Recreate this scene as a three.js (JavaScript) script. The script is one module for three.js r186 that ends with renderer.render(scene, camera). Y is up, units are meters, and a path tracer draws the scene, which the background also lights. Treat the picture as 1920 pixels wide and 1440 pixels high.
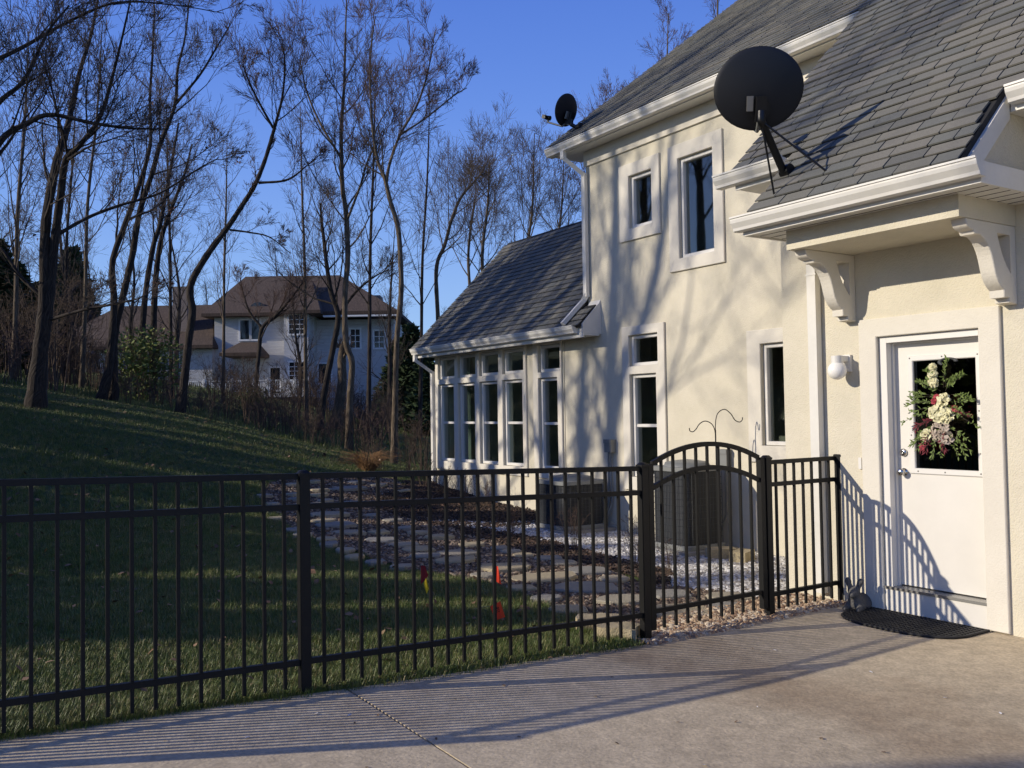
import * as THREE from 'three';
import { mergeGeometries } from 'three/addons/utils/BufferGeometryUtils.js';
import { MarchingCubes } from 'three/addons/objects/MarchingCubes.js';

// ------------------------------------------------------------------ camera
const scene = new THREE.Scene();
const R = Math.PI / 180, F = 1690, EYE = 1.75;
const PITCH = 1.77 * R, ROLL = -0.91 * R, YAW = 57.18 * R;
const fw = new THREE.Vector3(-Math.sin(YAW) * Math.cos(PITCH), Math.sin(PITCH), -Math.cos(YAW) * Math.cos(PITCH));
const rt0 = new THREE.Vector3(Math.cos(YAW), 0, -Math.sin(YAW));
const up0 = new THREE.Vector3().crossVectors(rt0, fw);
const rt = rt0.clone().multiplyScalar(Math.cos(ROLL)).addScaledVector(up0, Math.sin(ROLL));
const up = up0.clone().multiplyScalar(Math.cos(ROLL)).addScaledVector(rt0, -Math.sin(ROLL));
const camera = new THREE.PerspectiveCamera(2 * Math.atan(720 / F) / R, 4 / 3, 0.05, 900);
camera.position.set(0, EYE, 0);
camera.up.copy(up);
camera.lookAt(camera.position.clone().add(fw));
// a point of the place at a given distance ahead, read off the photograph (1920 x 1440)
const at = (px, py, d) => new THREE.Vector3(0, EYE, 0).addScaledVector(fw, d).addScaledVector(rt, (px - 960) / F * d).addScaledVector(up, -(py - 720) / F * d);

// ------------------------------------------------------------------ sky and sun
const SUN = new THREE.Vector3(-0.93, 1.0, 2.36).normalize();
{
  const W = 512, H = 256, d = new Float32Array(W * H * 4);
  for (let j = 0; j < H; j++) for (let i = 0; i < W; i++) {
    const th = ((j + 0.5) / H - 0.5) * Math.PI, ph = ((i + 0.5) / W - 0.5) * 2 * Math.PI;
    const v = [Math.cos(th) * Math.cos(ph), Math.sin(th), Math.cos(th) * Math.sin(ph)];
    const e = Math.max(v[1], 0), k = (j * W + i) * 4;
    const c = v[0] * SUN.x + v[1] * SUN.y + v[2] * SUN.z;
    const g = 0.18 * Math.pow(Math.max(c, 0), 6) + 0.4 * Math.pow(Math.max(c, 0), 60);
    d[k] = 0.02 + 0.52 * Math.exp(-e / 0.24) + g;
    d[k + 1] = 0.03 + 0.76 * Math.exp(-e / 0.33) + g * 0.95;
    d[k + 2] = 0.05 + 0.95 * Math.exp(-(e / 0.8) * (e / 0.8)) + g * 0.8;
    d[k + 3] = 1;
  }
  const t = new THREE.DataTexture(d, W, H, THREE.RGBAFormat, THREE.FloatType);
  t.mapping = THREE.EquirectangularReflectionMapping; t.magFilter = THREE.LinearFilter; t.minFilter = THREE.LinearFilter; t.needsUpdate = true;
  scene.background = t; scene.environment = t;
  scene.backgroundIntensity = 1; scene.environmentIntensity = 1;
}
const sun = new THREE.DirectionalLight(new THREE.Color(1, 0.9, 0.745), 4.6);
sun.position.copy(SUN).multiplyScalar(80).add(new THREE.Vector3(-10, 0, -6));
sun.target.position.set(-10, 0, -6);
sun.castShadow = true; sun.shadow.radius = 0.85;
Object.assign(sun.shadow.camera, { left: -50, right: 50, top: 50, bottom: -50, near: 1, far: 220 });
sun.shadow.mapSize.set(4096, 4096);
scene.add(sun, sun.target);
const EXPOSURE = 0.92;

// ------------------------------------------------------------------ helpers
let seed = 12345;
const rnd = () => { seed = (seed * 1664525 + 1013904223) >>> 0; return seed / 4294967296; };
const rr = (a, b) => a + (b - a) * rnd();
const V = (x, y, z) => new THREE.Vector3(x, y, z);
const names = new Map();
function numbered(n) { const k = names.get(n) || 0; names.set(n, k + 1); return k ? `${n}_${String(k).padStart(3, '0')}` : n; }
function tag(o, label, category, group, kind) {
  if (label) o.userData.label = label;
  if (category) o.userData.category = category;
  if (group) o.userData.group = group;
  if (kind) o.userData.kind = kind;
  return o;
}
function thing(name, label, category, group) { const o = new THREE.Group(); o.name = numbered(name); scene.add(o); return tag(o, label, category, group); }
function mesh(name, geo, mat, parent) {
  const g = Array.isArray(geo) ? merge(geo) : geo;
  const m = new THREE.Mesh(g, mat); m.castShadow = m.receiveShadow = true;
  m.name = parent ? name : numbered(name); (parent || scene).add(m); return m;
}
function merge(list) {
  return mergeGeometries(list.map(g => {
    const q = g.index ? g.toNonIndexed() : g;
    for (const k of Object.keys(q.attributes)) if (!['position', 'normal', 'uv'].includes(k)) q.deleteAttribute(k);
    if (!q.attributes.normal) q.computeVertexNormals();
    if (!q.attributes.uv) q.setAttribute('uv', new THREE.BufferAttribute(new Float32Array(q.attributes.position.count * 2), 2));
    return q;
  }));
}
// uv in metres from the face direction
function uvm(g) {
  g = g.index ? g.toNonIndexed() : g; if (!g.attributes.normal) g.computeVertexNormals();
  const p = g.attributes.position, uv = new Float32Array(p.count * 2), a = V(), b = V(), c = V(), n = V();
  for (let i = 0; i < p.count; i += 3) {
    a.fromBufferAttribute(p, i); b.fromBufferAttribute(p, i + 1); c.fromBufferAttribute(p, i + 2);
    n.crossVectors(b.clone().sub(a), c.clone().sub(a));
    const ax = Math.abs(n.x), ay = Math.abs(n.y), az = Math.abs(n.z);
    [a, b, c].forEach((q, k) => {
      const [s, t] = az >= ax && az >= ay ? [q.x, q.y] : ax >= ay ? [q.z, q.y] : [q.x, q.z];
      uv[(i + k) * 2] = s; uv[(i + k) * 2 + 1] = t;
    });
  }
  g.setAttribute('uv', new THREE.BufferAttribute(uv, 2)); return g;
}
function box(x0, x1, y0, y1, z0, z1) { const g = new THREE.BoxGeometry(Math.abs(x1 - x0), Math.abs(y1 - y0), Math.abs(z1 - z0)); g.translate((x0 + x1) / 2, (y0 + y1) / 2, (z0 + z1) / 2); return uvm(g); }
const rect = (x0, x1, y0, y1, cls = THREE.Shape) => { const s = new cls(); s.moveTo(x0, y0); s.lineTo(x1, y0); s.lineTo(x1, y1); s.lineTo(x0, y1); s.closePath(); return s; };
// a plate in the XY plane: outline, holes, from z0 (front) back by depth
function plate(outline, holes, zf, depth, bevel = 0) {
  const s = outline; for (const h of holes) s.holes.push(rect(...h, THREE.Path));
  const g = new THREE.ExtrudeGeometry(s, bevel ? { depth: depth - 2 * bevel, bevelEnabled: true, bevelSize: bevel, bevelThickness: bevel, bevelOffset: -bevel, bevelSegments: 1 } : { depth, bevelEnabled: false });
  g.translate(0, 0, zf - depth + bevel); return uvm(g);
}
// profile of [z, y] points run along X
function runX(prof, x0, x1) {
  const s = new THREE.Shape(); prof.forEach(([z, y], i) => i ? s.lineTo(z, y) : s.moveTo(z, y)); s.closePath();
  const g = new THREE.ExtrudeGeometry(s, { depth: x1 - x0, bevelEnabled: false });
  const m = new THREE.Matrix4().makeBasis(V(0, 0, 1), V(0, 1, 0), V(-1, 0, 0)); // shape x->world z, y->y, extrude-> -x
  g.applyMatrix4(m); g.translate(x1, 0, 0); return uvm(g);
}
function tubeGeo(pts, radii, sides) {
  const P = [], N = [], U = [], I = []; let len = 0, ref = V(0.31, 0.2, 0.93).normalize();
  for (let i = 0; i < pts.length; i++) {
    const t = pts[Math.min(i + 1, pts.length - 1)].clone().sub(pts[Math.max(i - 1, 0)]).normalize();
    if (Math.abs(t.dot(ref)) > 0.92) ref = V(t.y, t.z, t.x).normalize();
    const n = V().crossVectors(t, ref).normalize(), b = V().crossVectors(t, n); ref = b.clone().cross(t).negate().normalize().multiplyScalar(-1);
    ref = V().crossVectors(n, t).normalize();
    if (i) len += pts[i].distanceTo(pts[i - 1]);
    for (let k = 0; k <= sides; k++) {
      const a = k / sides * 2 * Math.PI, q = n.clone().multiplyScalar(Math.cos(a)).addScaledVector(b, Math.sin(a));
      P.push(pts[i].x + q.x * radii[i], pts[i].y + q.y * radii[i], pts[i].z + q.z * radii[i]); N.push(q.x, q.y, q.z); U.push(a * Math.max(radii[i], 0.02), len);
    }
    if (i) for (let k = 0; k < sides; k++) { const o = (i - 1) * (sides + 1) + k, w = sides + 1; I.push(o, o + 1, o + w, o + 1, o + w + 1, o + w); }
  }
  const g = new THREE.BufferGeometry();
  g.setAttribute('position', new THREE.Float32BufferAttribute(P, 3)); g.setAttribute('normal', new THREE.Float32BufferAttribute(N, 3)); g.setAttribute('uv', new THREE.Float32BufferAttribute(U, 2)); g.setIndex(I);
  return g;
}
const pipe = (pts, r, sides = 8) => tubeGeo(pts, pts.map(() => r), sides);
function cyl(x, y, z, r0, r1, h, seg = 16) { const g = new THREE.CylinderGeometry(r1, r0, h, seg); g.translate(x, y + h / 2, z); return uvm(g); }

// ------------------------------------------------------------------ textures
function noiseGrid(n, s) { let q = s; const a = new Float32Array(n * n); for (let i = 0; i < n * n; i++) { q = (q * 1664525 + 1013904223) >>> 0; a[i] = q / 4294967296; } return a; }
function vnoise(n, s) {
  const a = noiseGrid(n, s);
  return (u, v) => {
    const x = u * n, y = v * n, i = Math.floor(x), j = Math.floor(y); let fx = x - i, fy = y - j; fx = fx * fx * (3 - 2 * fx); fy = fy * fy * (3 - 2 * fy);
    const g = (p, q) => a[(((q % n) + n) % n) * n + ((p % n) + n) % n];
    return (g(i, j) * (1 - fx) + g(i + 1, j) * fx) * (1 - fy) + (g(i, j + 1) * (1 - fx) + g(i + 1, j + 1) * fx) * fy;
  };
}
function fbm(n, oct, s) { const f = []; for (let k = 0; k < oct; k++) f.push(vnoise(n << k, s + 77 * k)); return (u, v) => { let t = 0, w = 0.5, q = 0; for (const h of f) { t += h(u, v) * w; q += w; w *= 0.55; } return t / q; }; }
function tex(size, metres, fn, colour = true) {
  const d = new Uint8Array(size * size * 4);
  for (let j = 0; j < size; j++) for (let i = 0; i < size; i++) { const c = fn(i / size, j / size), k = (j * size + i) * 4; d[k] = Math.min(255, Math.max(0, c[0] * 255)); d[k + 1] = Math.min(255, Math.max(0, c[1] * 255)); d[k + 2] = Math.min(255, Math.max(0, c[2] * 255)); d[k + 3] = 255; }
  const t = new THREE.DataTexture(d, size, size); t.wrapS = t.wrapT = THREE.RepeatWrapping; t.magFilter = THREE.LinearFilter; t.minFilter = THREE.LinearMipmapLinearFilter; t.generateMipmaps = true;
  if (colour) t.colorSpace = THREE.SRGBColorSpace;
  const m = Array.isArray(metres) ? metres : [metres, metres]; t.repeat.set(1 / m[0], 1 / m[1]); t.needsUpdate = true; return t;
}
const grey = v => [v, v, v];
const lerp3 = (a, b, t) => [a[0] + (b[0] - a[0]) * t, a[1] + (b[1] - a[1]) * t, a[2] + (b[2] - a[2]) * t];
const s255 = (...c) => c.map(v => v / 255);
const n1 = fbm(8, 5, 11), n2 = fbm(32, 4, 51), n3 = fbm(4, 6, 91), n4 = fbm(64, 3, 5), n5 = vnoise(128, 9);
const M = {};
const std = (o) => new THREE.MeshStandardMaterial(Object.assign({ roughness: 0.85 }, o));
const stuccoBump = tex(512, 0.6, (u, v) => grey(0.3 + 0.7 * n4(u, v)), false);
const stuccoCol = (c0, c1) => tex(256, 3.1, (u, v) => lerp3(c0, c1, n1(u, v) * 0.75 + n4(u, v) * 0.25));
M.stucco = std({ map: stuccoCol(s255(221, 213, 193), s255(199, 192, 171)), bumpMap: stuccoBump, bumpScale: 0.006, roughness: 0.95 });
M.band = std({ map: stuccoCol(s255(226, 220, 206), s255(210, 204, 190)), bumpMap: stuccoBump, bumpScale: 0.003, roughness: 0.93 });
M.white = std({ map: tex(128, 1.7, (u, v) => lerp3(s255(228, 225, 217), s255(208, 205, 196), n1(u, v) * 0.7 + n4(u, v) * 0.3)), roughness: 0.45 });
M.vinyl = std({ color: '#dedbd4', roughness: 0.4 });
M.door = std({ map: tex(128, 2.3, (u, v) => lerp3(s255(226, 222, 213), s255(214, 210, 201), n1(u, v))), roughness: 0.38 });
M.darkIn = std({ color: '#c4bba9', roughness: 0.95 });
M.curtain = std({ color: '#b9c2b4', roughness: 0.95, side: THREE.DoubleSide });
M.glass = new THREE.MeshPhysicalMaterial({ color: '#dfe6e6', roughness: 0.02, transmission: 1, thickness: 0, ior: 1.9 });
M.glassDoor = new THREE.MeshPhysicalMaterial({ color: '#8f9694', roughness: 0.02, transmission: 1, thickness: 0, ior: 1.8 });
M.gap = std({ color: '#3a3733', roughness: 1 });
const shTex = tex(256, 0.5, (u, v) => grey(0.66 + 0.34 * n5(u, v) * (0.6 + 0.8 * n2(u, v))));
M.shingle = ['#84837b', '#7d7e78', '#8b887f', '#767671', '#86847a', '#7f807a', '#8d8a80'].map(c => std({ color: c, map: shTex, roughness: 0.95 }));
M.deck = std({ color: '#2c2c2c', roughness: 1 });
M.metalBlack = std({ color: '#0b0b0c', roughness: 0.42, metalness: 0.0 });
M.fence = new THREE.MeshPhysicalMaterial({ map: tex(128, 0.4, (u, v) => grey(0.05 + 0.04 * n2(u, v))), roughness: 0.5, specularIntensity: 0.6 });
M.chrome = std({ color: '#c9c6c0', roughness: 0.15, metalness: 1 });
M.steel = std({ color: '#9b9a97', roughness: 0.4, metalness: 0.8 });
const concCol = tex(1024, 5.3, (u, v) => { const a = n3(u, v), b = n1(u, v), c = n5((u * 3) % 1, (v * 3) % 1), d = n4(u, v); let q = lerp3(s255(196, 178, 148), s255(220, 204, 174), 0.55 * a + 0.45 * b); const st = Math.max(0, n3((u + 0.37) % 1, (v + 0.61) % 1) - 0.5) * 2.2; q = lerp3(q, s255(140, 116, 90), Math.min(0.5, st)); return q.map(x => x * (0.86 + 0.14 * c) * (0.9 + 0.18 * d)); });
M.concrete = std({ map: concCol, bumpMap: tex(512, 0.9, (u, v) => grey(0.4 + 0.6 * n4(u, v)), false), bumpScale: 0.0035, roughness: 0.9 });
const lawnTex = tex(512, 2.3, (u, v) => { const a = n1(u, v), b = n4(u, v), c = n5(u, v); let q = lerp3(s255(44, 62, 26), s255(84, 104, 46), b * 0.7 + c * 0.3); q = lerp3(q, s255(104, 98, 60), Math.max(0, a - 0.55) * 1.4); return q; });
M.lawn = std({ map: lawnTex, bumpMap: tex(256, 0.5, (u, v) => grey(n4(u, v)), false), bumpScale: 0.03, roughness: 1 });
M.blade = ['#4f6b2b', '#3f5a22', '#6c7f3a'].map(c => std({ color: c, roughness: 0.55, side: THREE.DoubleSide }));
M.blade = std({ color: '#ffffff', roughness: 0.5, side: THREE.DoubleSide });
M.pathBed = std({ map: tex(512, 1.1, (u, v) => { const c = n5(u, v), d = n4(u, v); return lerp3(s255(44, 34, 26), s255(110, 90, 70), c * 0.55 + d * 0.45); }), bumpMap: tex(512, 1.1, (u, v) => grey(n5(u, v) * 0.6 + n4(u, v) * 0.4), false), bumpScale: 0.03, roughness: 1 });
M.whiteBed = std({ map: tex(512, 0.9, (u, v) => { const c = n5(u, v), d = n4(u, v); return lerp3(s255(104, 98, 88), s255(206, 201, 190), c * 0.6 + d * 0.4); }), bumpMap: tex(512, 0.9, (u, v) => grey(n5(u, v)), false), bumpScale: 0.03, roughness: 1 });
M.mulch = std({ map: tex(512, 0.8, (u, v) => lerp3(s255(30, 20, 14), s255(78, 54, 38), n5(u, v) * 0.5 + n4(u, v) * 0.5)), bumpMap: tex(512, 0.8, (u, v) => grey(n5(u, v) * 0.5 + n2(u, v) * 0.5), false), bumpScale: 0.04, roughness: 1 });
M.flag = [['#b3a890', '#8f8876'], ['#b8aa88', '#9d9075'], ['#9c988c', '#7f7c74']].map(([a, b]) => { const A = new THREE.Color(a).getHex(THREE.SRGBColorSpace), B = new THREE.Color(b).getHex(THREE.SRGBColorSpace); const h = x => [(x >> 16 & 255) / 255, (x >> 8 & 255) / 255, (x & 255) / 255]; return std({ map: tex(256, 0.8, (u, v) => lerp3(h(A), h(B), n1(u, v) * 0.6 + n4(u, v) * 0.4)), bumpMap: stuccoBump, bumpScale: 0.01, roughness: 0.95 }); });
M.pebble = std({ color: '#ffffff', roughness: 0.85 });
const barkFn = (c0, c1) => tex(256, [0.5, 1.4], (u, v) => { const r = n2(u, (v * 0.25) % 1), s = n4(u, v); return lerp3(c0, c1, Math.min(1, Math.max(0, r * 1.3 - 0.3 + 0.4 * (s - 0.5)))); });
const barkBump = tex(256, [0.5, 1.4], (u, v) => grey(n2(u, (v * 0.25) % 1)), false);
M.bark = std({ map: barkFn(s255(36, 30, 26), s255(92, 82, 71)), bumpMap: barkBump, bumpScale: 0.02, roughness: 1 });
M.barkPale = std({ map: barkFn(s255(70, 60, 48), s255(150, 134, 112)), bumpMap: barkBump, bumpScale: 0.02, roughness: 1 });
M.twig = std({ color: '#4d443d', roughness: 1 });
M.twigRed = std({ color: '#56453e', roughness: 1 });
M.brush = std({ color: '#5a4c3f', roughness: 1 });
M.deadLeaf = std({ color: '#6b4128', roughness: 0.9, side: THREE.DoubleSide });
M.needle = new THREE.MeshPhysicalMaterial({ color: '#2f3f22', roughness: 0.95, side: THREE.DoubleSide });
M.leafGreen = new THREE.MeshPhysicalMaterial({ color: '#5d7034', roughness: 0.8, side: THREE.DoubleSide });
M.clay = std({ color: '#8d8b86', roughness: 0.95 });

// ------------------------------------------------------------------ ground
const CP = [[-5.4, -4.5, -.03], [-5.4, -1.9, .06], [-5.4, -.3, .12], [-5.4, 3, .16], [-5.4, -7, -.05], [-7, -8.8, -.12], [-11.5, -8.9, -.08], [-13.2, -8.9, 0], [-17, -8.9, .25], [-9, -6, -.06], [-9, -3, .1], [-10, 0, .3], [-14, 0, .85], [-14, -4, .35], [-14, -7, .1], [-21.4, -1.9, 1.98], [-24.1, -1.35, 2.4], [-26, -3.9, 2.2], [-25, -5.6, 1.85], [-20.5, -5.1, 1.45], [-19.85, -8.04, .72], [-23.5, -9.76, .67], [-21, -9.9, .44], [-28.6, -11, 1.09], [-30.3, -12, 1.25], [-36, -18, .6], [-47.8, -22, 1.0], [-48, -17.9, 2.2], [-53.7, -27.4, 1.7], [-52, -6, 4.2], [-50, 20, 6], [-30, 10, 4.2], [-20, 10, 2.6], [-10, 10, .9], [0, 10, .2], [5, -3, 0], [5, -12, -.1], [-10, -18, -.1], [-25, -25, .3], [0, -30, 0], [40, -30, 0], [40, 30, 0], [-100, -60, 3], [-100, 60, 9], [100, 100, 0], [100, -100, 0], [-30, -100, 2], [-160, 0, 9], [-30, 100, 8], [-200, -200, 6], [-200, 200, 10], [200, 200, 0], [200, -200, 0]];
const tps = (() => {
  const n = CP.length, m = n + 3, A = [];
  const K = r2 => r2 > 1e-9 ? 0.5 * r2 * Math.log(r2) : 0;
  for (let i = 0; i < m; i++) A.push(new Float64Array(m + 1));
  for (let i = 0; i < n; i++) {
    for (let j = 0; j < n; j++) { const dx = (CP[i][0] - CP[j][0]) / 10, dz = (CP[i][1] - CP[j][1]) / 10; A[i][j] = K(dx * dx + dz * dz) + (i === j ? 0.02 : 0); }
    A[i][n] = A[n][i] = 1; A[i][n + 1] = A[n + 1][i] = CP[i][0] / 10; A[i][n + 2] = A[n + 2][i] = CP[i][1] / 10; A[i][m] = CP[i][2];
  }
  for (let c = 0; c < m; c++) {
    let p = c; for (let r = c; r < m; r++) if (Math.abs(A[r][c]) > Math.abs(A[p][c])) p = r;
    [A[c], A[p]] = [A[p], A[c]];
    for (let r = 0; r < m; r++) if (r !== c) { const f = A[r][c] / A[c][c]; if (f) for (let k = c; k <= m; k++) A[r][k] -= f * A[c][k]; }
  }
  const w = A.map((r, i) => r[m] / r[i]);
  return (x, z) => { let s = w[n] + w[n + 1] * x / 10 + w[n + 2] * z / 10; for (let i = 0; i < n; i++) { const dx = (x - CP[i][0]) / 10, dz = (z - CP[i][1]) / 10; s += w[i] * K(dx * dx + dz * dz); } return s; };
})();
const sstep = (a, b, x) => { const t = Math.min(1, Math.max(0, (x - a) / (b - a))); return t * t * (3 - 2 * t); };
const gh = (x, z) => tps(x, z) + 0.03 * Math.sin(x * 1.7 + z) * Math.sin(z * 1.3) * sstep(-6.5, -9, x) * sstep(-18, -10, x);
const driveY = z => z < -4.6 ? 0 : 0.03 * (z + 4.6) - 0.018 * Math.max(0, z) ;
const houseIn = (x, z) => (z < -8.95 && x > -16.7 && z > -17) || (z < -6.93 && x > -5.8 && z > -17);
const lawnY = (x, z) => { const h = gh(x, z); return houseIn(x, z) ? h - 0.25 : h - 0.25 * sstep(-5.28, -5.18, x); };
{
  // one sheet, fine near the fence and coarse towards the horizon
  const N = 200, P = [], U = [], I = [], w = t => { const s = t * 2 - 1; return Math.sign(s) * (14 * Math.abs(s) + 246 * Math.pow(Math.abs(s), 4.5)); };
  for (let j = 0; j <= N; j++) for (let i = 0; i <= N; i++) { const x = -13 + w(i / N), z = -5 + w(j / N); P.push(x, lawnY(x, z), z); U.push(x, z); }
  for (let j = 0; j < N; j++) for (let i = 0; i < N; i++) { const o = j * (N + 1) + i; I.push(o, o + N + 1, o + 1, o + 1, o + N + 1, o + N + 2); }
  const g = new THREE.BufferGeometry(); g.setAttribute('position', new THREE.Float32BufferAttribute(P, 3)); g.setAttribute('uv', new THREE.Float32BufferAttribute(U, 2)); g.setIndex(I); g.computeVertexNormals();
  tag(mesh('lawn', g, M.lawn), 'green lawn rising to a wooded bank behind black fence', null, null, 'structure');
}
// driveway: two slabs with a sawn joint between
const slabEdge = z => -5.16 - 0.16 * sstep(-4.6, -0.5, z) + 0.02 * Math.sin(z * 2.1);
function slab(z0, z1) {
  const n = Math.max(4, Math.ceil((z1 - z0) * 3)), P = [], I = [];
  const xr = 9, top = (x, z) => driveY(z) - 0.004 * Math.max(0, x + 2);
  for (let i = 0; i <= n; i++) {
    const z = z0 + (z1 - z0) * i / n, e = slabEdge(z);
    for (let k = 0; k <= 8; k++) { const x = e + (xr - e) * k / 8; P.push(x, top(x, z), z); }
    P.push(e, driveY(z) - 0.14, z); P.push(xr, -0.2, z);
  }
  const w = 11;
  for (let i = 0; i < n; i++) {
    const o = i * w;
    for (let k = 0; k < 8; k++) I.push(o + k, o + w + k, o + k + 1, o + k + 1, o + w + k, o + w + k + 1);
    I.push(o, o + 9, o + w, o + 9, o + w + 9, o + w);
  }
  for (const o of [0, n * w]) { for (let k = 0; k < 8; k++) { const a = o + k, b = o + k + 1; I.push(a, b, o + 9, b, o + 10, o + 9); } }
  let g = new THREE.BufferGeometry(); g.setAttribute('position', new THREE.Float32BufferAttribute(P, 3)); g.setIndex(I); g = g.toNonIndexed(); g.computeVertexNormals(); return uvm(g);
}
const drive = mesh('driveway', slab(-2.135, 9), M.concrete); tag(drive, 'weathered beige concrete driveway', null, null, 'structure');
mesh('concrete_slab', slab(-6.88, -2.15), M.concrete, drive);
mesh('joint_filler', box(-5.3, 9, driveY(-2.14) - 0.06, driveY(-2.14) - 0.012, -2.151, -2.134), M.gap, drive);

const inPoly = (poly, x, z) => { let c = false; for (let i = 0, j = poly.length - 1; i < poly.length; j = i++) { const [xi, zi] = poly[i], [xj, zj] = poly[j]; if ((zi > z) !== (zj > z) && x < (xj - xi) * (z - zi) / (zj - zi) + xi) c = !c; } return c; };
const pathPoly = [[-5.2, -4.62], [-6.11, -4.66], [-6.59, -4.69], [-7.64, -4.85], [-8.23, -4.8], [-9.22, -4.48], [-10.19, -4.42], [-10.66, -4.3], [-11.5, -4.2], [-12.58, -4.25], [-14.07, -4.5], [-14.87, -4.6], [-15.9, -5.1], [-16.9, -6.2], [-17.3, -8.2], [-16.2, -7.9], [-15.2, -6.9], [-14.22, -6.33], [-13.4, -6.37], [-12.4, -6.4], [-11.5, -6.56], [-10.48, -6.55], [-9.72, -6.56], [-8.83, -6.42], [-7.93, -6.42], [-7.23, -6.24], [-6.6, -6.5], [-6.2, -6.9], [-5.2, -6.95]];
const mulchPoly = [[-6.9, -6.3], [-7.93, -6.42], [-8.83, -6.42], [-10.48, -6.55], [-12.4, -6.4], [-14.22, -6.33], [-15.2, -6.9], [-16.2, -7.9], [-17.0, -8.2], [-17.2, -9.2], [-11.9, -8.9], [-11.7, -7.0], [-10.7, -7.25], [-9.4, -7.2], [-8.07, -6.97], [-7.6, -7.0]];
const whitePoly = [[-6.0, -6.6], [-6.9, -6.35], [-7.6, -6.95], [-8.07, -6.9], [-9.41, -7.1], [-10.73, -7.2], [-11.69, -6.9], [-12.34, -6.6], [-13.1, -6.45], [-12.6, -7.1], [-12.2, -7.6], [-11.9, -8.9], [-5.85, -8.9], [-5.85, -6.7]];
function bed(name, poly, mat, lift, label) {
  const P = [], I = [], xs = poly.map(p => p[0]), zs = poly.map(p => p[1]), x0 = Math.min(...xs), x1 = Math.max(...xs), z0 = Math.min(...zs), z1 = Math.max(...zs), s = 0.1, U = [];
  const idx = new Map(), vert = (i, j) => { const k = i + ',' + j; if (!idx.has(k)) { const x = x0 + i * s, z = z0 + j * s; idx.set(k, P.length / 3); P.push(x, gh(x, z) + lift, z); U.push(x, z); } return idx.get(k); };
  for (let i = 0; x0 + i * s < x1; i++) for (let j = 0; z0 + j * s < z1; j++) if (inPoly(poly, x0 + (i + 0.5) * s, z0 + (j + 0.5) * s)) { const a = vert(i, j), b = vert(i + 1, j), c = vert(i + 1, j + 1), d = vert(i, j + 1); I.push(a, d, b, b, d, c); }
  const g = new THREE.BufferGeometry(); g.setAttribute('position', new THREE.Float32BufferAttribute(P, 3)); g.setAttribute('uv', new THREE.Float32BufferAttribute(U, 2)); g.setIndex(I); g.computeVertexNormals();
  return tag(mesh(name, g, mat), label, null, null, 'structure');
}
const pathBed = bed('gravel_path', pathPoly, M.pathBed, 0.012, 'brown gravel path with flagstones behind fence');
bed('mulch_bed', mulchPoly, M.mulch, 0.02, 'dark bark mulch strip beside gravel path');
bed('white_gravel_bed', whitePoly, M.whiteBed, 0.016, 'white gravel bed along the stucco wall');

// loose stones
function instanced(name, geo, mat, list, label, parent) {
  const o = new THREE.InstancedMesh(geo, mat, list.length), m = new THREE.Matrix4(), q = new THREE.Quaternion(), c = new THREE.Color();
  list.forEach((e, i) => { q.setFromEuler(new THREE.Euler(e.rx || 0, e.ry || 0, e.rz || 0)); m.compose(V(e.x, e.y, e.z), q, V(e.sx, e.sy, e.sz)); o.setMatrixAt(i, m); c.setRGB(...e.c); o.setColorAt(i, c); });
  o.castShadow = o.receiveShadow = true; o.name = parent ? name : numbered(name); (parent || scene).add(o); return tag(o, label, null, null, 'stuff');
}
const pebGeo = new THREE.IcosahedronGeometry(1, 0);
{ const p = pebGeo.attributes.position; for (let i = 0; i < p.count; i++) { const x = p.getX(i), y = p.getY(i), z = p.getZ(i), k = 1 + 0.25 * Math.sin(5 * x + 3 * y) * Math.cos(4 * z + y); p.setXYZ(i, x * k, y * k, z * k); } pebGeo.computeVertexNormals(); }
function scatter(poly, n, size, cols, lift) {
  const L = [], xs = poly.map(p => p[0]), zs = poly.map(p => p[1]), x0 = Math.min(...xs), x1 = Math.max(...xs), z0 = Math.min(...zs), z1 = Math.max(...zs);
  for (let t = 0; L.length < n && t < n * 12; t++) {
    const x = rr(x0, x1), z = rr(z0, z1); if (!inPoly(poly, x, z)) continue;
    if (x < -11 && rnd() < 0.5) continue;
    const s = size * rr(0.5, 1.4), k = cols[Math.floor(rnd() * cols.length)], b = rr(0.75, 1.2);
    L.push({ x, y: gh(x, z) + lift + s * 0.3, z, sx: s * rr(0.8, 1.4), sy: s * rr(0.5, 0.8), sz: s * rr(0.8, 1.3), ry: rr(0, 6.28), rx: rr(-.4, .4), rz: rr(-.4, .4), c: k.map(v => v * b) });
  }
  return L;
}
instanced('gravel', pebGeo, M.pebble, scatter(pathPoly, 22000, 0.02, [[.1, .066, .044], [.17, .115, .075], [.06, .043, .032], [.24, .18, .125], [.12, .085, .06], [.34, .27, .19]], 0.012), 'brown river gravel covering the path between flagstones');
instanced('white_gravel', pebGeo, M.pebble, scatter(whitePoly, 16000, 0.021, [[.6, .585, .55], [.7, .685, .65], [.45, .43, .4], [.34, .31, .27]], 0.016), 'white stone chips beside the house wall');
instanced('mulch_chips', new THREE.BoxGeometry(1, 0.4, 0.3), M.pebble, scatter(mulchPoly, 9000, 0.045, [[.04, .026, .018], [.07, .045, .03], [.1, .066, .045], [.03, .02, .016], [.13, .075, .045]], 0.02), 'dark bark mulch chips in the bed by the path');
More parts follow.
